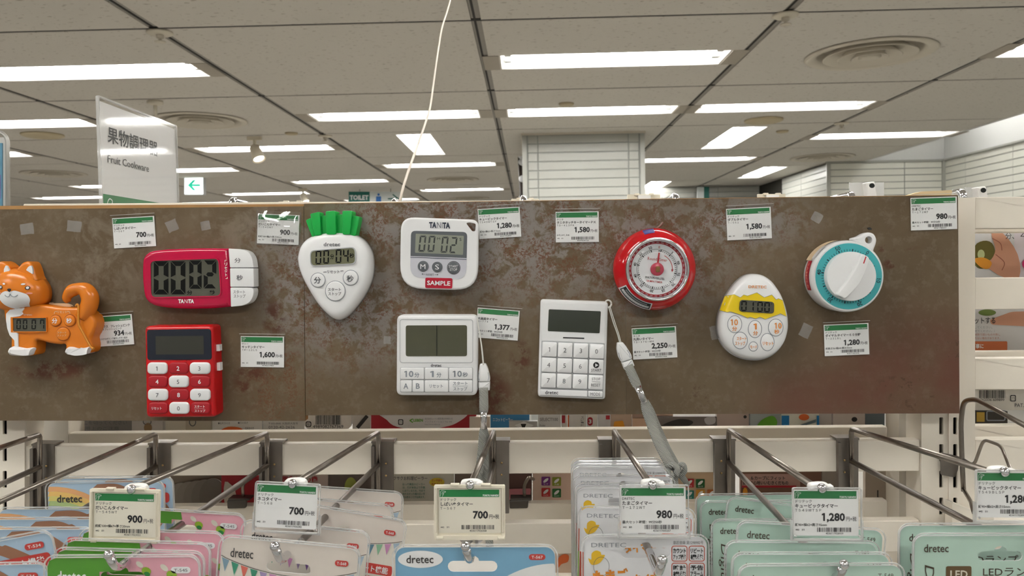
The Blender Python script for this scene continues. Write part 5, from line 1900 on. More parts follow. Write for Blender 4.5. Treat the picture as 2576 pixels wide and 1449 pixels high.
def pack(name, label, group, kind, p0, p1, Y, seen=45.0, Y1=None, lean=0.0, labels=True):
    W = {'rainbow': 97, 'radish': 93, 'bunting': 84, 'blue': 97, 'egg': 80, 'mint': 96}[kind]
    HH = 140
    F = frame2(p0, p1, Y, Y1, mm=W, lean=lean)
    t = thing(name, label, 'packaged timer', F.P(W / 2, HH), group)
    sl = {'rainbow': (48, 17, 28, 6, 4), 'radish': (46, 12, 27, 6, 4), 'bunting': (42, 15.5, 27, 6, 4), 'blue': (47, 11.8, 30, 6.6, 4), 'egg': (40.2, 10.8, 32, 7, 4.5), 'mint': (52.5, 12.8, 27, 6, 4)}[kind]
    hole = slot(*sl)
    base = {'rainbow': ('pack_sky', (176, 202, 224)), 'radish': ('pack_pink', (236, 172, 186)), 'bunting': ('pack_cream', (230, 220, 210)), 'blue': ('pack_blue', (127, 178, 210)),
            'egg': ('pack_white', (236, 236, 238)), 'mint': ('pack_mint', (190, 219, 204))}[kind]
    edge = mat('card_edge', (240, 240, 240), rough=.5)
    out = rrect(0, 0, W, HH, (6, 6, 3, 3), 5)
    obj('card', M().slab(F, out, -.0004, 0, holes=[hole]), edge, t)
    face = obj('printed_face', M().flat(F, inset(out, .35), .0002, holes=[hole]), mat(*base, rough=.45, var=.02, vscale=50), t, fix=False)
    d = .0004

    def pr(nm, m, mt):
        return obj(nm, m, mt, face, fix=False)
    if kind == 'rainbow':
        C = (4, 74)
        for k, (col, r) in enumerate((((236, 176, 120), 71), ((238, 196, 112), 67), ((226, 212, 122), 63), ((184, 206, 140), 59), ((176, 190, 206), 55), ((184, 164, 204), 51), ((176, 168, 212), 47))):
            pts = [(C[0] + r * math.cos(math.radians(a)), C[1] + r * math.sin(math.radians(a))) for a in range(-92, -18, 6)]
            pts2 = [(C[0] + (r - 4) * math.cos(math.radians(a)), C[1] + (r - 4) * math.sin(math.radians(a))) for a in range(-24, -98, -6)]
            q = [(max(.4, x), max(.6, y)) for x, y in pts + pts2]
            pr('rainbow_print', M().flat(F, q, d, None), mat('rainbow_%d' % k, col, rough=.5))
        q = spline([(40, 2.4), (54, 2.0), (63, 4.6), (73, 10.5), (83, 18), (91, 27), (95, 36)], False, 5)
        up = [(x + 2, y - 2.4 if y > 5 else y - 1) for x, y in q]
        dn = [(x - 3, y + 3.2) for x, y in reversed(q)]
        pr('arc_print', M().flat(F, [(min(96.2, x), max(.6, y)) for x, y in up + dn], d + .0001), mat('print_brown', (158, 112, 84), rough=.5))
        pr('logo_lettering', M().text(F, 'dretec', 8, 10, 29, 16.4, d + .0003, .02), m_inkb)
        l1 = pr('model_label', M().flat(F, rrect(79, 5, 91.5, 9.2, 2.0), d + .0003), mat('label_red', (206, 66, 58), rough=.5))
        pr('label_lettering', M().text(F, 'T-534', 81, 6.2, 89.6, 8.1, d + .0005, .01), m_white)
        pr('feature_label', M().flat(F, rrect(55, 12.5, 94, 21, 2.4), d + .0003), MATS['label_red'])
        pr('label_lettering', M().text(F, 'リピート機能', 59, 14.2, 90, 19.6, d + .0005, .03), m_white)
    elif kind == 'radish':
        pr('green_print', M().flat(F, [(.4, 5.7), (1.6, 2.0), (5.6, .4), (48, .4), (49, 5.7)], d).flat(F, rrect(.4, 5.7, 32.2, 15.2), d).flat(F, rrect(32.2, 5.7, 41.6, 8.9), d).flat(F, [(.4, 15.2), (50.8, 15.2), (52, 22), (46, 60), (.4, 60)], d), mat('print_leaf_green', (86, 156, 46), rough=.5))
        pr('logo_lettering', M().text(F, 'dretec', 6, 8.2, 24, 15.2, d + .0002, .02), m_white)
        pr('model_label', M().flat(F, rrect(76, 6, 88, 10, 2.0), d + .0002), m_white)
        pr('label_lettering', M().text(F, 'T-545', 78, 7.1, 86.2, 9, d + .0004), m_grey)
        for (x, y, s) in ((57, 4.5, 1), (72, 6.5, 1.1), (88, 18, 1), (62, 26, 1), (82, 32, 1), (54, 38, 1)):
            pr('turnip_print', M().flat(F, ell(x, y, 2.6 * s, 1.5 * s, 12, .7), d + .0002), m_cream_paper)
            pr('leaf_print', M().flat(F, ell(x + 4 * s, y + 4 * s, 3 * s, 2.4 * s, 10, .3), d + .0002), mat('print_lime', (150, 186, 48), rough=.5))
            pr('leaf_print', M().flat(F, ell(x + 4.4 * s, y + 5.8 * s, 2 * s, 1.4 * s, 10, .3), d + .0003), mat('print_deep_green', (40, 140, 60), rough=.5))
    elif kind == 'bunting':
        def cv(x):
            return 11.5 + 9.0 * (1 - ((x - 46) / 46) ** 2)
        xs = [i * 84 / 24 for i in range(25)]
        pr('lower_print', M().flat(F, [(min(83.6, max(.4, x)), cv(x)) for x in xs] + [(83.6, 70), (.4, 70)], d, None), mat('print_offwhite', (232, 226, 214), rough=.5))
        pr('garland_line', M().stroke(F, [(min(83.6, max(.4, x)), cv(x)) for x in xs], .35, d + .0001), m_inkb)
        cols = [(130, 160, 178), (62, 150, 120), (222, 112, 96), (62, 150, 120), (176, 156, 200), (214, 146, 196), (172, 150, 194), (120, 80, 150), (206, 52, 60), (216, 130, 126), (96, 140, 160), (140, 188, 152), (206, 146, 190), (170, 190, 206)]
        for k, c in enumerate(cols):
            x = 1.0 + k * 5.9
            pr('pennant_print', M().flat(F, [(x, cv(x) + .6), (x + 4.6, cv(x + 4.6) + .6), (x + 2.3, cv(x + 2.3) + 8.5)], d + .0002), mat('pennant_%d' % (k % 14), c, rough=.5))
        pr('logo_lettering', M().text(F, 'dretec', 6, 6.2, 20, 12.0, d + .0003, .012), m_inkb)
        pr('model_label', M().flat(F, rrect(70, 7.8, 78.2, 11.4, 1.7), d + .0003), MATS['label_red'] if 'label_red' in MATS else mat('label_red', (206, 66, 58), rough=.5))
        pr('label_lettering', M().text(F, 'T-568', 71.2, 8.7, 77, 10.5, d + .0005, .01), m_white)
        for k, s in enumerate(('リピート機能', '磁石２個付', 'ストラップ穴付')):
            y = 33 + k * 9.2
            pr('feature_label', M().flat(F, rrect(48, y, 80, y + 7.4, 2.0), d + .0003), MATS['label_red'])
            pr('label_lettering', M().text(F, s, 51, y + 1.3, 77, y + 6.2, d + .0005, .02), m_white)
    elif kind == 'blue':
        pr('logo_patch', M().flat(F, ell(15.5, 7.4, 13.6, 5.3, 36), d), m_white)
        pr('logo_lettering', M().text(F, 'dretec', 7, 4.9, 23.4, 9.8, d + .0002, .012), m_inkb)
        pr('model_label', M().flat(F, rrect(81, 4.4, 91, 8, 1.8), d), MATS['label_red'])
        pr('label_lettering', M().text(F, 'T-567', 82.6, 5.3, 89.4, 7.1, d + .0002, .01), m_white)
        q = [(96.6, 11.5)] + [(96 - k * 3.4, 10.2 + .0105 * (k * 3.4) ** 2 * .9) for k in range(12)] + [(58, 60), (96.6, 60)]
        pr('white_print', M().flat(F, q, d), m_paper)
    elif kind == 'egg':
        pr('logo_lettering', M().text(F, 'DRETEC', 5.0, 4.0, 27.6, 6.8, d, -.004), m_mid)
        pr('small_lettering', M().text(F, '意匠登録 第1298982号', 58.2, 2.6, 77.6, 4.9, d), m_grey)
        pr('chick_print', M().flat(F, spline([(3.0, 14), (5.0, 15), (5.2, 11), (8, 9), (11, 10), (11.5, 11.8), (13.8, 12), (12.6, 14.6), (10, 17.5), (6, 18.6), (4, 17)], n=3), d), mat('print_chick', (236, 190, 36), rough=.5))
        pr('egg_outline', M().ring(F, ell(11.5, 19.5, 5.2, 6.4, 28), .25, d + .0001), m_grey)
        pr('title_lettering', M().text(F, 'たまご', 6, 21, 29, 31, d + .0002, .05, -.06), mat('print_amber', (230, 142, 28), rough=.5))
        pr('title_lettering', M().text(F, 'タイマー', 32, 24, 54, 31, d + .0002, .04, -.06), MATS['print_amber'])
        for (x, y, s1, s2) in ((57, 5.8, 'カウント', 'アップ機能'), (68.2, 5.8, 'リピート', '機能'), (57, 17, '時計', '機能'), (68.2, 17, '予告', 'アラーム')):
            pr('feature_frame', M().flat(F, rrect(x, y, x + 10.4, y + 10.4, 1.8), d, [rrect(x + .5, y + .5, x + 9.9, y + 9.9, 1.4)]), mat('print_vermilion', (206, 80, 50), rough=.5))
            pr('feature_lettering', M().text(F, s1, x + 1.1, y + 1.6, x + 9.4, y + 5.0, d + .0001, .03).text(F, s2, x + 1.1, y + 5.7, x + 9.4, y + 9.1, d + .0001, .03), m_ink)
        pr('orange_print', M().flat(F, [(.4, 31), (14, 34), (22, 31), (30, 36), (30, 49), (.4, 49)], d), MATS['print_vermilion'])
        pr('lime_print', M().flat(F, rrect(.4, 49, 30, 75), d), MATS['print_lime'] if 'print_lime' in MATS else mat('print_lime', (150, 186, 48), rough=.5))
    elif kind == 'mint':
        ink = mat('print_umber', (70, 58, 40), rough=.5)
        pr('logo_lettering', M().text(F, 'dretec', 6, 5.4, 21, 10.4, d, .012), ink)
        pr('model_lettering', M().text(F, 'T-549', 82, 5.0, 91, 8.0, d, .0), ink)
        pr('script_lettering', M().text(F, 'Digital', -8.5, 32, 25.5, 39.5, d, -.004, PI / 2, .3), ink)
        pr('badge', M().flat(F, rrect(19.5, 19, 35, 28.5, 1.2), d), mat('print_bronze', (104, 80, 46), rough=.4))
        pr('badge_lettering', M().text(F, 'LED', 22, 21.6, 32.6, 26.4, d + .0002, .02), m_cream_paper)
        pr('feature_lettering', M().text(F, 'LEDランプ', 42, 19.6, 76, 25.2, d, .005), ink)
    fo = rrect(-1.6, -2.0, W + 1.6, HH + 1, (7.5, 7.5, 3, 3), 5)
    obj('film', M().flat(F, fo, .0011, holes=[hole]), m_film, t, fix=False)
    obj('film_rim', M().slab(F, fo, .0006, .0016, holes=[inset(fo, .8)]), m_edge, t)
    return t


def packs(kind, name, group, rows):
    for lb, p0, p1, Y in rows:
        pack(name, lb, group, kind, p0, p1, Y)


packs('rainbow', 'rainbow_pack', 'rainbow timer packs', [
    ('rearmost rainbow pack, mostly behind the one with the visible logo', (146, 1204), (434, 1201), .668),
    ('rainbow pack in the second place from the rear, logo fully visible', (119, 1215), (411, 1212), .648),
    ('third rainbow pack from the rear, logo half covered', (-4, 1281), (330, 1280), .566),
    ('fourth rainbow pack from the rear, logo hidden', (-60, 1307), (290, 1306), .540),
    ('fifth rainbow pack from the rear with red label at its edge', (-126, 1332), (237, 1331), .521),
    ('tilted rainbow pack leaning towards the lower left corner', (-245, 1408), (127, 1336), .498),
    ('frontmost rainbow pack at the bottom left corner', (-275, 1427), (118, 1418), .481)])
packs('radish', 'radish_pack', 'green and pink radish timer packs', [
    ('rearmost green and pink pack, beside the bunting packs', (286, 1276), (616, 1297), .550),
    ('green and pink pack in second place from the rear', (206, 1334), (561, 1342), .511),
    ('third green and pink pack from the rear, below the ivory holder', (166, 1358), (527, 1370), .502),
    ('green and pink pack just behind the frontmost one', (142, 1381), (512, 1392), .490),
    ('frontmost green and pink pack with white logo', (118, 1402), (500, 1400), .475)])
packs('bunting', 'bunting_pack', 'cream bunting timer packs', [
    ('rearmost cream bunting pack behind the clear price holder', (756, 1224), (1012, 1241), .636),
    ('second cream bunting pack from the rear', (706, 1250), (986, 1274), .585),
    ('third cream bunting pack, sticking out to the right with red labels', (726, 1263), (1021, 1312), .555),
    ('cream bunting pack just behind the frontmost one', (614, 1311), (928, 1341), .520),
    ('frontmost cream bunting pack with logo and hanging hole', (559, 1349), (904, 1381), .474)])
packs('blue', 'blue_pack', 'blue timer pack', [('single sky-blue pack with white oval logo patch', (993, 1376), (1397, 1375), .469)])
packs('egg', 'egg_pack', 'white egg timer packs', [
    ('rearmost white egg pack, only its top edge showing', (1440, 1157), (1662, 1156), .702),
    ('white egg pack, second from the rear of its stack', (1440, 1164), (1668, 1163), .690),
    ('white egg pack, third from the rear of its stack', (1441, 1171), (1673, 1171), .678),
    ('white egg pack, fourth from the rear, logo cut by the next', (1444, 1178), (1680, 1179), .662),
    ('white egg pack, fifth from the rear, logo row showing', (1446, 1198), (1693, 1199), .634),
    ('white egg pack, sixth from the rear, thin top edge showing', (1449, 1219), (1700, 1220), .621),
    ('white egg pack, seventh from the rear with chick showing', (1452, 1229), (1711, 1232), .604),
    ('white egg pack just behind the frontmost one', (1459, 1277), (1745, 1283), .547),
    ('frontmost white egg pack with four red-framed boxes', (1468, 1350), (1778, 1350), .504)])
packs('mint', 'mint_pack', 'mint green timer packs', [
    ('rearmost mint pack of the stack, logo hidden', (1752, 1247), (2037, 1243), .655),
    ('mint pack second from the rear with cut-off logo', (1764, 1264), (2056, 1261), .639),
    ('tilted mint pack leaning above the others', (1834, 1252), (2134, 1292), .617),
    ('mint pack in fourth place from the rear', (1792, 1310), (2102, 1309), .600),
    ('slightly tilted mint pack with full logo under the price holder', (1858, 1313), (2222, 1335), .513),
    ('mint pack third from the front of the stack', (1827, 1364), (2206, 1366), .494),
    ('mint pack second from the front of the stack', (1844, 1394), (2237, 1394), .476),
    ('frontmost mint pack of the stack at the bottom edge', (1860, 1424), (2268, 1421), .459),
    ('rear mint pack of the right-hand pair', (2263, 1322), (2640, 1320), .496),
    ('front mint pack of the right-hand pair with LED badge', (2299, 1347), (2697, 1346), .470)])
# ================================================================== things on the far side of the gondola, seen through the gaps
YF = 0.845
FF = Pix(YF)
GFAR = 'packages hanging on the far side'


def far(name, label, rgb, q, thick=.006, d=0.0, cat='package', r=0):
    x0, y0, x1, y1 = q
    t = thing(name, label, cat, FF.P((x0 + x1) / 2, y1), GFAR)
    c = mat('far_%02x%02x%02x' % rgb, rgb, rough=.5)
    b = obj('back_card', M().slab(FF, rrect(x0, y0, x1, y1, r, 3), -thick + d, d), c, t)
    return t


def P2(t, nm, m, mt):
    return obj(nm, m, mt, t, fix=False)


m_fred = mat('far_red', (176, 30, 44), rough=.4)
m_fgrn = mat('far_green', (104, 176, 52), rough=.4)
m_fork = mat('far_orange', (232, 110, 50), rough=.4)
m_fblk = mat('far_black', (44, 42, 42), rough=.4)
m_skin = mat('print_skin', (216, 160, 132), rough=.6)
m_fblister = clear_mat('far_blister', refl=.06, haze=.15)
# ---- upper gap
t = far('grey_package', 'grey wrapped package under the dog timer end', (128, 124, 122), (186, 985, 332, 1108))
P2(t, 'lettering', M().text(FF, 'ここを切ってください', 200, 1058, 320, 1068, .0005).text(FF, '使用上のご注意', 200, 1073, 300, 1082, .0005), m_grey)
t = far('label_package', 'pale package with small brown picture beside the grey one', (196, 190, 186), (334, 985, 412, 1108), d=.002)
P2(t, 'picture_print', M().flat(FF, ell(375, 1075, 10, 12), .0025), mat('far_tan', (150, 120, 86), rough=.6))
P2(t, 'picture_print', M().ring(FF, ell(373, 1060, 11, 8), 2, .0025), m_grey)
t = far('blank_package', 'blank ivory package under the crimson timer', (214, 206, 190), (414, 985, 468, 1108), d=-.002)
t = far('beige_clasp', 'beige plastic clasp beside the instruction card', (190, 180, 162), (470, 985, 533, 1108), d=.003)
P2(t, 'ring_print', M().ring(FF, ell(488, 1060, 9, 11), 2.5, .0036), m_grey)
t = far('instruction_card', 'white instruction card with orange fish drawing', (226, 224, 220), (535, 1000, 660, 1108), d=.001)
P2(t, 'fish_print', M().flat(FF, spline([(556, 1082), (575, 1073), (600, 1074), (612, 1080), (596, 1084), (570, 1085)], n=3), .0016), m_fork)
P2(t, 'lettering', M().text(FF, '左利きの方', 618, 1073, 640, 1080, .0016).text(FF, '●右利きの方', 550, 1061, 580, 1067, .0016).text(FF, '●刃の向き', 600, 1060, 625, 1066, .0016), m_grey)
t = far('phone_card', 'white card printed with a phone number line', (224, 222, 218), (662, 1000, 766, 1108), d=.0)
P2(t, 'lettering', M().text(FF, '0120-42-2626', 676, 1071, 742, 1078, .0005).text(FF, 'http://www.ar-nest.co.jp', 676, 1080, 745, 1086, .0005).text(FF, '〒555-0041 大阪府大阪市', 676, 1062, 750, 1068, .0005), m_grey)
t = far('barcode_card', 'white round-cornered card with a large bar code', (230, 224, 218), (768, 990, 886, 1078), d=.004, r=14)
P2(t, 'bar_code', M().bars(FF, 797, 1030, 860, 1066, .0045, 77).text(FF, '4989082767369', 790, 1067, 866, 1075, .0045), m_ink)
m = M().flat(FF, rrect(772, 1058, 786, 1072, 4), .0045, [rrect(774, 1060, 784, 1070, 3)])
m.text(FF, '紙', 775, 1061, 783, 1069, .0045)
P2(t, 'recycling_mark', m, m_ink)
t = far('black_tool', 'pale tool handle beside the red package', (206, 200, 194), (888, 990, 932, 1108), d=.002)
P2(t, 'stripe_print', M().stroke(FF, [(900, 1075), (925, 1045)], 9, .0025), m_fblk)
t = far('red_package', 'red package back with white rounded information panel', (176, 30, 44), (935, 990, 1198, 1108), d=.003)
P2(t, 'info_panel', M().flat(FF, spline([(962, 1030), (1160, 1028), (1178, 1040), (1150, 1062), (1120, 1072), (1060, 1080), (1000, 1072), (975, 1055)], n=4), .0036), mat('far_panel', (226, 224, 226), rough=.5))
P2(t, 'lettering', M().text(FF, '株式会社レーベン販売 横浜市神奈川区', 1070, 1049, 1140, 1054, .004).text(FF, 'インフォメーション Tel. 045', 1070, 1057, 1138, 1061, .004).text(FF, 'http://www.leben.jp', 1070, 1064, 1108, 1068, .004), m_mid)
P2(t, 'maker_lettering', M().text(FF, 'LEBEN', 1041, 1052, 1065, 1059, .004, .03).stroke(FF, [(1040, 1052), (1032, 1056), (1040, 1061)], 2.5, .004), m_fgrn)
P2(t, 'recycling_mark', M().flat(FF, rrect(1003, 1053, 1016, 1067, 3), .004, [rrect(1005, 1055, 1014, 1065, 2)]).text(FF, 'プラ', 1006, 1057, 1013, 1063, .004), m_ink)
far('cream_box', 'small cream box behind the strap', (222, 210, 198), (1182, 1046, 1233, 1108), d=.006)
t = far('blue_box', 'blue box with white lettering in the upper gap', (70, 150, 210), (1234, 985, 1332, 1108), d=.002)
P2(t, 'lettering', M().text(FF, 'ニコットピーラー', 1240, 1050, 1290, 1059, .0026, .02), m_white)
t = far('clear_pouch', 'clear pouch holding a white clip with a dark hole', (206, 204, 202), (1281, 1056, 1352, 1108), d=.008)
P2(t, 'clip_print', M().flat(FF, spline([(1295, 1066), (1310, 1060), (1318, 1056), (1326, 1060), (1342, 1066), (1326, 1072), (1310, 1072)], n=3), .0086), m_white)
P2(t, 'hole_print', M().flat(FF, [(1310, 1062), (1324, 1062), (1320, 1072), (1314, 1072)], .009), m_fblk)
t = far('lettered_box', 'white box with thin grey capitals beside the clear pouch', (232, 232, 234), (1354, 985, 1410, 1108), d=.004)
P2(t, 'lettering', M().text(FF, 'SELECT100', 1358, 1049, 1403, 1057, .0045, -.004).text(FF, 'Peeler', 1358, 1066, 1372, 1070, .0045), m_grey)
t = far('red_white_box', 'narrow white box with red band next to the grey-lettered box', (228, 224, 222), (1412, 985, 1426, 1108), d=.004)
P2(t, 'band_print', M().flat(FF, rrect(1413, 1043, 1421, 1062), .0045), m_fred)
t = far('vertical_text_box', 'white box with vertical Japanese lettering', (230, 228, 226), (1428, 985, 1474, 1108), d=.003)
P2(t, 'lettering', M().text(FF, 'ス', 1461, 1046, 1468, 1052, .0035).text(FF, 'ピ', 1461, 1053, 1468, 1059, .0035).text(FF, 'ー', 1461, 1060, 1468, 1063, .0035).text(FF, 'ド', 1461, 1065, 1468, 1071, .0035), m_grey)
P2(t, 'edge_print', M().flat(FF, rrect(1428, 1043, 1431, 1080), .0035), m_fork)
t = far('number_box', 'white box with a red number badge', (232, 228, 224), (1476, 985, 1502, 1108), d=.005)
P2(t, 'badge_print', M().flat(FF, rrect(1477, 1047, 1490, 1068, 6), .0055), m_fred)
P2(t, 'lettering', M().text(FF, '3', 1480, 1052, 1487, 1063, .006, .04), m_white)
t = far('striped_box', 'grey striped box with a red corner mark', (214, 212, 214), (1504, 985, 1534, 1108), d=.004)
P2(t, 'corner_print', M().flat(FF, rrect(1523, 1043, 1533, 1053), .0045), m_fred)
t = far('clip_pouch', 'clear pouch with an orange plastic clip', (204, 178, 158), (1536, 985, 1588, 1108), d=.004)
P2(t, 'clip_print', M().flat(FF, rpoly([(1544, 1058), (1566, 1056), (1571, 1074), (1541, 1076)], 4), .0046), mat('far_amber', (236, 160, 44), rough=.4))
t = far('peach_clip', 'peach coloured clip pouch beside the second strap', (226, 190, 164), (1590, 1050, 1650, 1108), d=.006)
t = far('tan_pouch', 'tan pouch above the peach clip', (198, 168, 150), (1590, 985, 1692, 1049), d=.002)
t = far('knife_pouch', 'grey and black pouch in the upper gap', (120, 112, 110), (1652, 1046, 1800, 1108), d=.004)
P2(t, 'blade_print', M().flat(FF, spline([(1660, 1072), (1690, 1056), (1720, 1052), (1742, 1060), (1720, 1072)], n=3), .0046), m_fblk)
P2(t, 'blade_print', M().flat(FF, spline([(1770, 1050), (1795, 1046), (1796, 1062), (1776, 1066)], n=3), .0046), mat('far_silver', (190, 188, 192), rough=.4))
t = far('peeler_pouch', 'pinkish clear pouch with small hole', (190, 172, 164), (1802, 985, 1882, 1108), d=.003)
P2(t, 'hole_print', M().flat(FF, ell(1872, 1047, 4, 4), .0036), m_fblk)
t = far('green_pouch', 'green and grey pouch left of the blue striped box', (170, 180, 182), (1884, 985, 1960, 1108), d=.004)
P2(t, 'leaf_print', M().flat(FF, spline([(1900, 1078), (1912, 1055), (1940, 1044), (1952, 1060), (1940, 1078)], n=3), .0046), m_fgrn)
t = far('blue_striped_box', 'white box with blue ends and an orange spot', (226, 226, 216), (1962, 985, 2056, 1108), d=.005)
P2(t, 'end_print', M().flat(FF, rrect(1962, 1043, 1981, 1080), .0056), mat('far_blue', (30, 130, 200), rough=.4))
P2(t, 'end_print', M().flat(FF, rrect(2050, 1043, 2056, 1080), .0056), MATS['far_blue'])
P2(t, 'spot_print', M().flat(FF, ell(2018, 1047, 13, 8), .0056), m_fork)
P2(t, 'blade_print', M().flat(FF, [(2008, 1066), (2048, 1052), (2048, 1060), (2020, 1068)], .0056), mat('far_slate', (110, 130, 140), rough=.4))
far('plain_pouch', 'plain grey pouch right of the blue striped box', (196, 190, 186), (2058, 985, 2090, 1108), d=.002)
t = far('punched_pouch', 'pale pouch with a dark punched hole', (214, 202, 196), (2092, 985, 2172, 1108), d=.004)
P2(t, 'hole_print', M().flat(FF, ell(2145, 1053, 7, 6), .0046), m_fblk)
far('slate_pouch', 'slate blue pouch at the right end of the gap', (104, 116, 126), (2174, 985, 2222, 1108), d=.003)
# ---- lower gap
for k in range(5):
    x = 452 + k * 22
    tag(obj('slicer_disc', M().slab(FF, ell(x, 1262 - k * 4, 34, 46, 28), -.004 + k * .002, -.003 + k * .002), mat('disc_%d' % k, (150 - 9 * k, 142 - 9 * k, 134 - 9 * k), rough=.5)),
        'grey slicer disc, %s from the left behind the first hooks' % ORD[k], 'slicer disc', 'grey slicer discs')
far('brown_carton', 'brown carton closing the bright gap behind the slicer discs', (126, 112, 98), (425, 1150, 564, 1300), d=-.004)  # filler carton added to hide the lit far side in this gap
t = far('red_card', 'red package behind the clear holder with a white edge', (168, 26, 40), (566, 1150, 702, 1300), d=.010)
P2(t, 'curve_print', M().flat(FF, spline([(575, 1205), (600, 1225), (600, 1260), (575, 1262)], n=3), .0105), mat('far_cream', (216, 206, 196), rough=.5))
t = far('red_text_card', 'pale package with red lettering near the bunting packs', (196, 178, 170), (704, 1150, 826, 1300), d=.002)
P2(t, 'lettering', M().text(FF, '面曲＆出っ歯', 712, 1196, 800, 1212, .0026, .03), m_fred)
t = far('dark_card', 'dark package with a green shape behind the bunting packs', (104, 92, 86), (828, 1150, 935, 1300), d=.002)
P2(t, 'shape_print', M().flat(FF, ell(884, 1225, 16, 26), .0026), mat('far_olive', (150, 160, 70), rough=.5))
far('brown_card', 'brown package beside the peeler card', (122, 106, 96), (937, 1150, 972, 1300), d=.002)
t = far('peeler_card', 'white peeler card with green text and a yellow bubble', (214, 210, 198), (974, 1150, 1142, 1300), d=.003)
P2(t, 'title_lettering', M().text(FF, 'サクサクお料理ピーラー', 982, 1196, 1076, 1206, .0035, .01), m_grey)
m = M()
for k, s in enumerate(('出っ刃構造のピーラー', 'は、刃が本体より外側', 'に出ているため、今まで', '削れなかった幅の広い平', '面も削ることが出来ます。')):
    m.text(FF, s, 1014, 1213 + k * 8, 1070, 1219 + k * 8, .0035, .01)
P2(t, 'lettering', m, mat('print_jade', (70, 130, 110), rough=.5))
P2(t, 'bubble', M().flat(FF, ell(1100, 1211, 19, 11, 28), .0035), mat('far_yellow', (226, 200, 60), rough=.5))
P2(t, 'bubble_lettering', M().text(FF, '広い平面も', 1087, 1203, 1113, 1209, .004, .01).text(FF, '削れる！！', 1087, 1212, 1113, 1218, .004, .01), m_fred)
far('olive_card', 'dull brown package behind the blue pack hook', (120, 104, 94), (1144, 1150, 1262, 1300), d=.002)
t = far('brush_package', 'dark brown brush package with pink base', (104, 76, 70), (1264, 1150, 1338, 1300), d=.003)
P2(t, 'base_print', M().flat(FF, rpoly([(1270, 1228), (1336, 1226), (1332, 1256), (1270, 1258)], 6), .0036), mat('far_pink', (206, 130, 140), rough=.5))


def veg(lb, x0, x1, icons, rgb=(226, 196, 180)):
    t = far('vegetable_package', lb, rgb, (x0, 1150, x1, 1300), d=.003)
    for (cx, cy, col, s) in icons:
        P2(t, 'icon_tile', M().flat(FF, rrect(cx - 11, cy - 11, cx + 11, cy + 11, 2), .0036), mat('icon_%02x%02x%02x' % col, col, rough=.5))
        P2(t, 'icon_print', M().flat(FF, ell(cx, cy - 2, 8, 3.5, 16, -.7), .004).text(FF, s, cx - 6, cy + 5, cx + 6, cy + 9, .004), m_white)
    return t


veg('pink patterned package with vegetable icon tiles left of the egg packs', 1340, 1446, ((1373, 1208, (130, 50, 140), 'なす'), (1400, 1209, (150, 160, 50), '大根'), (1373, 1236, (200, 50, 50), 'にんじん'), (1400, 1238, (40, 110, 50), 'きゅうり')))
veg('tan package with vegetable icon tiles right of the egg packs', 1700, 1802, ((1733, 1213, (190, 40, 50), 'トマト'), (1760, 1214, (30, 100, 50), 'きゅうり'), (1733, 1242, (30, 130, 120), 'なす'), (1760, 1240, (220, 160, 60), '玉葱'), (1788, 1240, (190, 110, 50), '芋')), (206, 178, 146))
t = far('curve_package', 'brown package with red banded card behind the mint packs', (120, 84, 66), (1862, 1150, 2064, 1300), d=.003)
P2(t, 'card_print', M().flat(FF, rrect(1864, 1190, 2010, 1222), .0036), mat('far_rose', (190, 150, 140), rough=.5))
P2(t, 'lettering', M().text(FF, '＆カーブにフィット', 1886, 1195, 1972, 1205, .004, .02).text(FF, '安らぐ心地いいむきくだもの', 1866, 1207, 1980, 1217, .004, .02), m_fblk)
P2(t, 'band_print', M().flat(FF, rrect(1864, 1219, 2000, 1224), .0038), m_fred)
P2(t, 'amber_print', M().flat(FF, ell(1872, 1236, 6, 12), .004), MATS['far_amber'])
far('grey_strip_package', 'grey brown package beside the right hook bracket', (150, 140, 130), (2066, 1150, 2118, 1300), d=.002)
t = far('plain_back_card', 'plain beige card at the right end of the lower gap', (186, 172, 156), (2176, 1150, 2240, 1300), d=.001)
P2(t, 'mark_print', M().flat(FF, rrect(2205, 1232, 2208, 1250), .0016), m_fblk)
# ---- lowest gap
t = far('sketch_card', 'peach card with a hand drawing below the blue pack edge', (232, 206, 186), (1392, 1360, 1462, 1480), d=.003)
P2(t, 'hand_print', M().flat(FF, spline([(1402, 1405), (1415, 1392), (1430, 1394), (1428, 1410), (1412, 1416), (1404, 1425)], n=3), .0036), m_fork)
far('lowest_dark_card', 'brown package in the lowest gap', (132, 120, 108), (905, 1360, 1000, 1480), d=.002)  # brown-beige filler packages for the lowest gap
far('lowest_tan_card', 'tan package in the lowest gap at right', (140, 126, 112), (2236, 1385, 2320, 1480), d=.002)

# ---- right-hand bay
t = far('kiwi_card', 'package card picturing hands peeling a kiwi', (222, 222, 224), (2424, 560, 2680, 716), d=.002)
P2(t, 'kiwi_print', M().flat(FF, spline([(2448, 620), (2470, 606), (2492, 612), (2500, 640), (2486, 668), (2462, 676), (2446, 660)], n=3), .0026), mat('far_kiwi', (112, 104, 44), rough=.6))
P2(t, 'kiwi_heart', M().flat(FF, ell(2464, 640, 9, 12), .003), mat('far_kiwi_core', (196, 206, 150), rough=.6))
P2(t, 'hand_print', M().flat(FF, spline([(2490, 586), (2520, 588), (2556, 640), (2560, 697), (2520, 697), (2490, 680), (2470, 664), (2490, 652), (2500, 626)], n=3), .0028), m_skin)
P2(t, 'finger_line', M().stroke(FF, spline([(2492, 600), (2512, 612), (2516, 630)], False, 4), 2, .0031).stroke(FF, spline([(2500, 640), (2522, 660), (2516, 680)], False, 4), 2, .0031), mat('far_skin_line', (170, 104, 84), rough=.6))
P2(t, 'peel_print', M().flat(FF, spline([(2446, 652), (2470, 648), (2490, 660), (2482, 676), (2462, 672)], n=3), .0033), MATS['far_amber'])
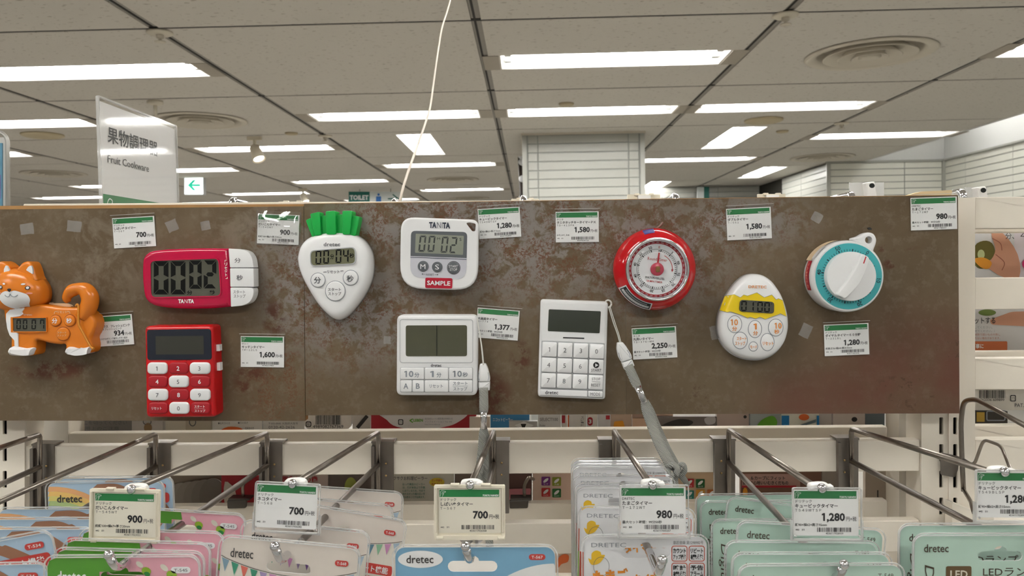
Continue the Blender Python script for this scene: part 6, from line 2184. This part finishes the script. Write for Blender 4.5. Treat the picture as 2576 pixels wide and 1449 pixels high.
P2(t, 'panel_print', M().flat(FF, rrect(2548, 578, 2680, 704), .0024), mat('far_lilac', (230, 222, 230), rough=.5))
P2(t, 'lettering', M().text(FF, '分、', 2524, 586, 2546, 602, .0036).text(FF, '４', 2562, 584, 2576, 600, .0036), m_fblk)
P2(t, 'dot_print', M().flat(FF, ell(2580, 664, 14, 14), .0036), mat('far_magenta', (200, 30, 110), rough=.5))
t = far('board_card', 'package card picturing a finger and an orange board', (218, 216, 216), (2424, 764, 2680, 905), d=.002)
P2(t, 'finger_print', M().flat(FF, rpoly([(2486, 804), (2540, 784), (2600, 782), (2600, 822), (2530, 818), (2490, 816)], 8), .0026), m_skin)
P2(t, 'leaf_print', M().flat(FF, ell(2480, 786, 22, 8), .0026), mat('far_leaf', (110, 130, 60), rough=.5))
P2(t, 'lettering', M().text(FF, 'ットする', 2448, 798, 2500, 814, .003, .01), m_fblk)
P2(t, 'small_lettering', M().text(FF, 'してください。', 2448, 820, 2492, 826, .003).text(FF, 'せてください。）', 2448, 829, 2498, 835, .003), m_mid)
P2(t, 'red_lettering', M().text(FF, '未熟で固いものや熟し', 2448, 838, 2512, 844, .003).text(FF, 'れない場合があります。', 2448, 847, 2512, 853, .003), mat('far_rust_ink', (186, 110, 90), rough=.5))
P2(t, 'board_print', M().flat(FF, rrect(2440, 858, 2530, 900, 3), .0028), mat('far_board', (206, 112, 64), rough=.5))
P2(t, 'board_lettering', M().text(FF, '事に', 2450, 864, 2470, 876, .0032, .03), m_white)
t = far('patent_card', 'white card with bar code and patent lettering at right', (220, 216, 208), (2424, 960, 2680, 1030), d=.004)
P2(t, 'bar_code', M().bars(FF, 2458, 980, 2522, 1000, .0045, 5).text(FF, '962336 609899', 2460, 1001, 2520, 1007, .0045), m_ink)
P2(t, 'recycling_mark', M().flat(FF, rrect(2535, 992, 2549, 1008, 3), .0045, [rrect(2537, 994, 2547, 1006, 2)]).text(FF, 'プラ', 2538, 997, 2546, 1003, .0045), m_ink)
P2(t, 'lettering', M().text(FF, 'PAT.P', 2546, 1013, 2576, 1022, .0045, .01), m_grey)
t = far('yellow_gadget', 'yellow and black gadget in the right bay', (60, 56, 50), (2430, 1032, 2526, 1066), d=.006)
P2(t, 'yellow_print', M().flat(FF, rrect(2448, 1034, 2468, 1058), .0066), mat('far_mustard', (190, 156, 60), rough=.5))
P2(t, 'pane_print', M().ring(FF, rrect(2472, 1030, 2520, 1056, 5), 3, .0066), m_mid)
far('clear_wrap', 'pale wrapped package under the gadget', (206, 198, 188), (2430, 1068, 2680, 1120), d=.005)

# steel clips of the far-side hooks on the lower rear rail
for (x, lb) in ((600, 'dark steel clip on the rear rail near the green packs'), (1308, 'dark steel clip on the rear rail near the blue pack')):
    F = Pix(YB - .002)
    t = thing('rear_clip', lb, 'hook clip', L(x, 1262, YB), 'clips on the rear rail')
    obj('clip_plate', M().slab(F, rpoly([(x - 27, 1257), (x + 22, 1255), (x + 20, 1277), (x - 26, 1278)], 4, 3), -.001, .003, bev=.0012, steps=2), mat('clip_dark', (92, 88, 84), rough=.35, metal=.8), t, smooth='auto')
    obj('clip_lip', M().slab(F, rrect(x - 24, 1253, x + 28, 1258), -.012, .002), MATS['clip_dark'], t)
    obj('wire_loop', M().tube(arc_path([L(x + 12, 1258, YB + .004), L(x + 10, 1222, YB + .006), L(x + 22, 1200, YB + .012), L(x + 40, 1208, YB + .05)], .006), .0017, 8), m_steel, t, smooth=True)

# ================================================================== lanyards
m_strap = mat('strap_grey', (170, 170, 164), rough=.75)
nts = m_strap.node_tree
_g = nts.nodes.new('ShaderNodeTexCoord')
_w = nts.nodes.new('ShaderNodeTexWave')
_w.wave_type = 'BANDS'
_w.bands_direction = 'DIAGONAL'
_w.inputs['Scale'].default_value = 420
_w.inputs['Distortion'].default_value = 2.0
_b = nts.nodes.new('ShaderNodeBump')
_b.inputs['Strength'].default_value = .7
_b.inputs['Distance'].default_value = .0006
nts.links.new(_g.outputs['Object'], _w.inputs['Vector'])
nts.links.new(_w.outputs[0], _b.inputs['Height'])
nts.links.new(_b.outputs[0], nts.nodes['Principled BSDF'].inputs['Normal'])
_mx = nts.nodes.new('ShaderNodeMix')
_mx.data_type = 'RGBA'
_mx.inputs[6].default_value = (*lin((140, 140, 134)), 1)
_mx.inputs[7].default_value = (*lin((190, 190, 184)), 1)
nts.links.new(_w.outputs[0], _mx.inputs[0])
nts.links.new(_mx.outputs[2], nts.nodes['Principled BSDF'].inputs['Base Color'])
m_string = mat('white_string', (234, 232, 226), rough=.6)


def ribbon(m, pts, Y, wpx, thick=.0011):
    """Flat tape along px points (x, y[, Y]) of width wpx."""
    q = spline([(p[0], p[1], p[2] if len(p) > 2 else Y, p[3] if len(p) > 3 else wpx) for p in pts], False, 5)
    rings = []
    for i, (x, y, yy, w) in enumerate(q):
        a, b = q[max(0, i - 1)], q[min(len(q) - 1, i + 1)]
        e = Vector((b[0] - a[0], b[1] - a[1])).normalized()
        nx, ny = -e.y * w / 2, e.x * w / 2
        rr = []
        for (k, dd) in ((-1, 0), (-.85, thick / 2), (.85, thick / 2), (1, 0), (.85, -thick / 2), (-.85, -thick / 2)):
            p = L(x + nx * k, y + ny * k, yy)
            rr.append(p + Vector((0, -dd, 0)))
        rings.append(rr)
    return m.loops(rings)


def strings(t, lines, Y):
    for pts in lines:
        q = spline(pts, False, 5)
        obj('string', M().tube([L(x, y, Y) for x, y in q], .00042, 6), m_string, t, smooth=True)


t = thing('lanyard', 'grey braided lanyard hanging straight from the large screen timer', 'lanyard', L(1215, 1000, .70), 'timer lanyards')
strings(t, [[(1199, 800), (1205, 832), (1211, 872), (1215, 918)], [(1201, 803), (1209, 850), (1214, 885), (1217, 918)]], .697)
Z = ZPix(.698, 960, 740, .27195)
bk = obj('buckle', M().slab(Z, rpoly([(908, 645), (962, 643), (984, 690), (1004, 775), (1002, 812), (892, 812), (889, 775), (900, 700)], 16, 4), -.006, .0006, bev=.0015, steps=3), m_wplas, t, smooth='auto')
obj('buckle_slit', M().stroke(Z, spline([(900, 725), (897, 770), (906, 800)], False, 4), 5, .0009).stroke(Z, spline([(985, 722), (992, 768), (984, 800)], False, 4), 5, .0009), m_mid, bk, fix=False)
obj('buckle_end', M().slab(Z, rpoly([(893, 815), (1003, 812), (1000, 892), (897, 895)], 8, 3), -.006, 0, bev=.001, steps=2, holes=None), m_wplas, t, smooth='auto')
obj('strap', ribbon(M(), [(1216, 975), (1217, 1005), (1217, 1030), (1217, 1045, .698, 15)], .698, 23), m_strap, t, smooth=True)
obj('crimp', M().tube([L(1217, 1036, .697), L(1217, 1078, .699)], .0030, 12, squash=((0, 1, 0), .6)), m_chrome, t, smooth=True)
obj('strap', ribbon(M(), [(1217, 1072, .699, 15), (1215, 1090), (1212, 1130, .704), (1207, 1175, .708), (1204, 1230, .712), (1206, 1300, .714)], .70, 20), m_strap, t, smooth=True)
obj('strap', ribbon(M(), [(1219, 1076, .701, 13), (1221, 1100), (1220, 1150, .710), (1222, 1230, .714), (1228, 1330, .716), (1234, 1390, .716)], .703, 19), m_strap, t, smooth=True)

t = thing('lanyard', 'grey braided lanyard slanting from the slim keypad timer, knotted below', 'lanyard', L(1640, 1050, .69), 'timer lanyards')
obj('ring', M().tube([L(1530 + 8 * math.cos(a), 764 + 9 * math.sin(a), .703) for a in [k * 2 * PI / 14 for k in range(15)]], .0009, 6), m_string, t, smooth=True)
strings(t, [[(1531, 772), (1543, 812), (1553, 840), (1560, 866)], [(1534, 770), (1549, 818), (1557, 842), (1563, 866)]], .696)
Z = ZPix(.694, 960, 740, .27195)
bk = obj('buckle', M().slab(Z, rpoly([(2180, 452), (2232, 444), (2262, 482), (2312, 560), (2318, 600), (2218, 632), (2190, 580), (2176, 510)], 14, 4), -.006, .0006, bev=.0015, steps=3), m_wplas, t, smooth='auto')
obj('buckle_slit', M().stroke(Z, spline([(2192, 540), (2200, 580), (2215, 610)], False, 4), 5, .0009).stroke(Z, spline([(2268, 515), (2292, 550), (2300, 585)], False, 4), 5, .0009), m_mid, bk, fix=False)
obj('buckle_end', M().slab(Z, rpoly([(2220, 636), (2318, 602), (2343, 664), (2246, 702)], 8, 3), -.006, 0, bev=.001, steps=2), m_wplas, t, smooth='auto')
obj('strap', ribbon(M(), [(1580, 920), (1590, 942), (1599, 962), (1608, 980, .690, 17)], .692, 24), m_strap, t, smooth=True)
obj('crimp', M().tube([L(1604, 972, .689), L(1622, 1013, .688)], .0033, 12, squash=((0, 1, 0), .6)), m_chrome, t, smooth=True)
obj('strap', ribbon(M(), [(1620, 1008, .688, 18), (1627, 1030), (1640, 1068), (1656, 1110, .682), (1676, 1150, .676), (1693, 1182, .672)], .688, 27), m_strap, t, smooth=True)
obj('strap', ribbon(M(), [(1623, 1008, .690, 16), (1634, 1034), (1654, 1082), (1676, 1130, .686), (1695, 1165, .680), (1706, 1188, .676)], .692, 24), m_strap, t, smooth=True)
obj('knot', ribbon(M(), [(1680, 1176, .672), (1694, 1168, .668), (1704, 1180, .665), (1698, 1196, .666), (1684, 1192, .669), (1682, 1178, .672)], .67, 14, .004), m_strap, t, smooth=True)
obj('knot', ribbon(M(), [(1700, 1192, .672), (1709, 1172, .668), (1720, 1170, .667), (1722, 1186, .668), (1708, 1198, .670)], .67, 12, .004), m_strap, t, smooth=True)
obj('strap', ribbon(M(), [(1700, 1190, .672), (1699, 1212), (1702, 1232), (1704, 1250)], .672, 15), m_strap, t, smooth=True)
obj('strap', ribbon(M(), [(1710, 1192, .673), (1722, 1208), (1731, 1222, .676, 11)], .674, 16), m_strap, t, smooth=True)

# ================================================================== wire hook of the right-hand bay
t = thing('wire_hook', 'thin bent wire hook on the right-hand post', 'display hook', L(2420, 1240, .72))
obj('wire', M().tube(arc_path([L(2424, 1236, .722), L(2420, 1160, .722), L(2417, 1060, .72), L(2424, 1008, .715), L(2455, 1004, .70), L(2600, 1082, .60)], .012), .0022, 8), m_steel, t, smooth=True)
obj('wire', M().tube(arc_path([L(2424, 1156, .72), L(2450, 1172, .705), L(2474, 1105, .69), L(2518, 1121, .66), L(2546, 1190, .62)], .008), .0014, 8), m_steel, t, smooth=True)
obj('wire', M().tube(arc_path([L(2423, 1230, .72), L(2442, 1262, .70), L(2450, 1290, .66)], .006), .0018, 8), m_steel, t, smooth=True)
obj('plate', M().slab(Pix(.730), rpoly([(2364, 1137), (2413, 1148), (2408, 1182), (2400, 1200), (2366, 1194)], 3, 2), 0, .0012), m_plate, t)
t = thing('shelf_bracket', 'white chipped shelf bracket behind the cut-off price holder', 'shelf bracket', L(2440, 1300, .72))
obj('arm', M().slab(Pix(.715), rpoly([(2395, 1264), (2450, 1286), (2500, 1300), (2500, 1420), (2395, 1420)], 4, 2), -.012, 0), m_rail, t)

# ================================================================== on top of the gondola
for (x, y, lb) in ((270, 512, 'chrome hook end at the foot of the fruit cookware sign'), (583, 502, 'chrome hook end left of the toilet sign'), (991, 504, 'chrome hook end at the foot of the white cord'),
                   (1317, 496, 'chrome hook end below the pillar left edge'), (1701, 491, 'chrome hook end right of the pillar'), (2145, 487, 'chrome hook end near the large clip holder'), (2424, 480, 'chrome hook end above the right post')):
    t = thing('chrome_hook', lb, 'display hook', L(x, 530, .775), 'chrome hooks on the top rail')
    a = L(x, y + 1, .775)
    obj('wire', M().tube(arc_path([L(x, 545, .775), a, a + Vector((0, .28, -.004))], .007), .0034, 10), m_chrome, t, smooth=True)
    obj('bracket', M().slab(Pix(.772), rrect(x - 22, y + 22, x + 22, y + 60), 0, .001), m_plate, t)
m_ghost = clear_mat('frosted_holder', refl=.05, haze=.45)
for (x0, y0, x1, y1, kind, lb) in ((1578, 489, 1661, 540, 0, 'ivory price holder back behind the panel top, below the pillar'), (1905, 488, 1976, 540, 0, 'ivory price holder back behind the panel top, right of pillar'),
                                   (1286, 500, 1356, 540, 0, 'ivory price holder back behind the panel at the mast foot'), (2137, 459, 2224, 540, 1, 'frosted price holder with white clip above the panel'),
                                   (2428, 471, 2482, 540, 1, 'frosted price holder with white clip above the right post'), (700, 507, 775, 540, 0, 'grey price holder back behind the left panel top')):
    yh = .80 if x0 == 2428 else .98
    F = Pix(yh)
    t = thing('rear_price_holder', lb, 'price tag', L((x0 + x1) / 2, y1, yh), 'price holders of the far side')
    w = x1 - x0
    obj('back_plate', M().slab(F, rrect(x0, y0, x1, y1, 2, 2), -.0015, 0), m_ghost if kind else m_ivoryp, t)
    cx = (x0 + x1) / 2
    if kind:
        obj('clip', M().slab(F, rpoly([(cx - 12, y0 + 2), (cx + 12, y0 - 1), (cx + 24, y1), (cx - 2, y1)], 4), 0, .010, bev=.002, steps=2), m_wclip, t)
        obj('clip_bore', M().flat(F, ell(cx + 4, y0 + 10, 7, 6), .0102), m_slotd, t, fix=False)
    else:
        for s in (-1, 1):
            obj('catch', M().slab(F, rrect(cx + s * w * .22 - 6, y0 - 2, cx + s * w * .22 + 6, y0 + 3, 1, 2), -.001, .004), m_ivoryp, t)
        obj('clip', M().slab(F, rpoly([(cx - 16, y0 + 3), (cx + 16, y0 + 3), (cx + 12, y1), (cx - 12, y1)], 3), 0, .006), m_wclip, t)
t = thing('putty_strip', 'thin strip of beige backing lying on the panel top', 'strip', L(2340, 488, .75))
obj('strip', M().slab(Pix(.735), rpoly([(2286, 491), (2316, 482), (2394, 478), (2396, 487), (2388, 492)], 2, 2), -.012, 0), mat('wood_sliver', (226, 204, 160), rough=.7), t)

# acrylic shop sign, standing edge-on to the gondola
a, b = L(244, 241, .742), L(441, 317, .905)
ex = (b - a).normalized()
ev = Vector((0, 0, -1))
ev = (ev - ex * ev.dot(ex)).normalized()
n = ex.cross(ev)
if n.x < 0:
    n = -n
SG = Frame(a, ex, ev, n, .001)
wmm = (b - a).length * 1000


def uv(F, px, py):
    """Where the sight line of a pixel meets the plane of a frame, in its units."""
    d = ray(px, py)
    k = (F.o - CAM).dot(F.n) / d.dot(F.n)
    p = CAM + d * k - F.o
    return p.dot(F.ex) / F.unit, p.dot(F.ev) / F.unit


t = thing('shop_sign', 'clear acrylic stand with white fruit cookware sign sheet', 'sign', SG.P(wmm / 2, 150))
obj('sheet', M().slab(SG, rrect(4, 4, wmm - 1, 150), -.0006, 0), mat('sign_sheet', (226, 224, 222), rough=.5), t)
(u0, v0), (u1, v1) = uv(SG, 269, 316), uv(SG, 397, 395)
(u2, v2), (u3, v3) = uv(SG, 270, 389), uv(SG, 374, 433)
obj('lettering', M().text(SG, '果物調理器', u0, v0, u1, v1, .0004, .01).text(SG, 'Fruit Cookware', u2, v2, u3, v3, .0004, .0), mat('sign_ink', (54, 54, 56), rough=.5), t, fix=False)
ub, vb = uv(SG, 262, 488)
bd = obj('green_band', M().flat(SG, rrect(4, vb, wmm - 1, 150), .0004), m_hgreen, t, fix=False)
obj('logo_print', M().stroke(SG, spline([(9, vb + 18), (11, vb + 8), (15, vb + 4), (20, vb + 6), (18, vb + 11), (26, vb + 11)], False, 4), 1.1, .0007), m_white, bd, fix=False)
obj('acrylic_front', M().slab(SG, rrect(0, 0, wmm, 150, 2, 3), .0008, .0016), clear_mat('acrylic', refl=.05), t)
obj('acrylic_edge', M().slab(SG, rrect(-.6, -.6, wmm + .6, 150, 2, 3), -.0012, .0018, holes=[rrect(1.0, 1.0, wmm - .8, 149, 2, 3)]), clear_mat('acrylic_edge', refl=.14, haze=.35), t)

# hanging white cord
q = spline([(1003, 520, .79), (1012, 480, .80), (1024, 440, .83), (1040, 395, .88), (1058, 345, .95), (1070, 310, 1.0), (1082, 270, 1.06), (1090, 215, 1.13), (1096, 170, 1.18), (1105, 110, 1.26), (1112, 70, 1.32), (1126, 25, 1.40), (1133, 0, 1.45), (1150, -70, 1.6), (1165, -150, 1.75)], False, 5)
pts = [L(x, y, Y) for x, y, Y in q]
pts.append(Vector((pts[-1].x + .05, pts[-1].y + .12, HC)))
t = thing('hanging_string', 'thin white cord hanging from the ceiling to the shelf top', 'cord', pts[0])
obj('cord', M().tube(pts, .0014, 8), mat('cord_white', (226, 214, 200), rough=.6), t, smooth=True)

# poster stand at the left edge
t = thing('poster_stand', 'grey tubular poster stand with blue poster at the left edge', 'poster stand', L(5, 540, 1.6))
obj('tube', M().tube(arc_path([L(-120, 332, 1.6), L(2, 331, 1.6), L(19, 348, 1.6), L(20, 600, 1.6)], .03), .0042, 8), mat('stand_grey', (176, 174, 168), rough=.35, metal=.4), t, smooth=True)
obj('poster', M().slab(Pix(1.6), rrect(-118, 360, 6, 590), -.002, .001), mat('poster_blue', (96, 150, 178), rough=.5), t)
obj('poster_edge', M().slab(Pix(1.6), rrect(-120, 345, 12, 592), -.004, -.002), mat('poster_rim', (214, 212, 206), rough=.5), t)
obj('poster_print', M().flat(Pix(1.6), rrect(-110, 440, 3, 500), .0014), mat('poster_violet', (110, 104, 160), rough=.5), t, fix=False)

# small black chip on the panel
tag(obj('black_chip', M().slab(Pix(YP), spline([(2182, 574), (2188, 572), (2193, 577), (2186, 578)], n=3), .0001, .0006), m_fblk), 'tiny black chip on the panel above the dial timer', 'chip')
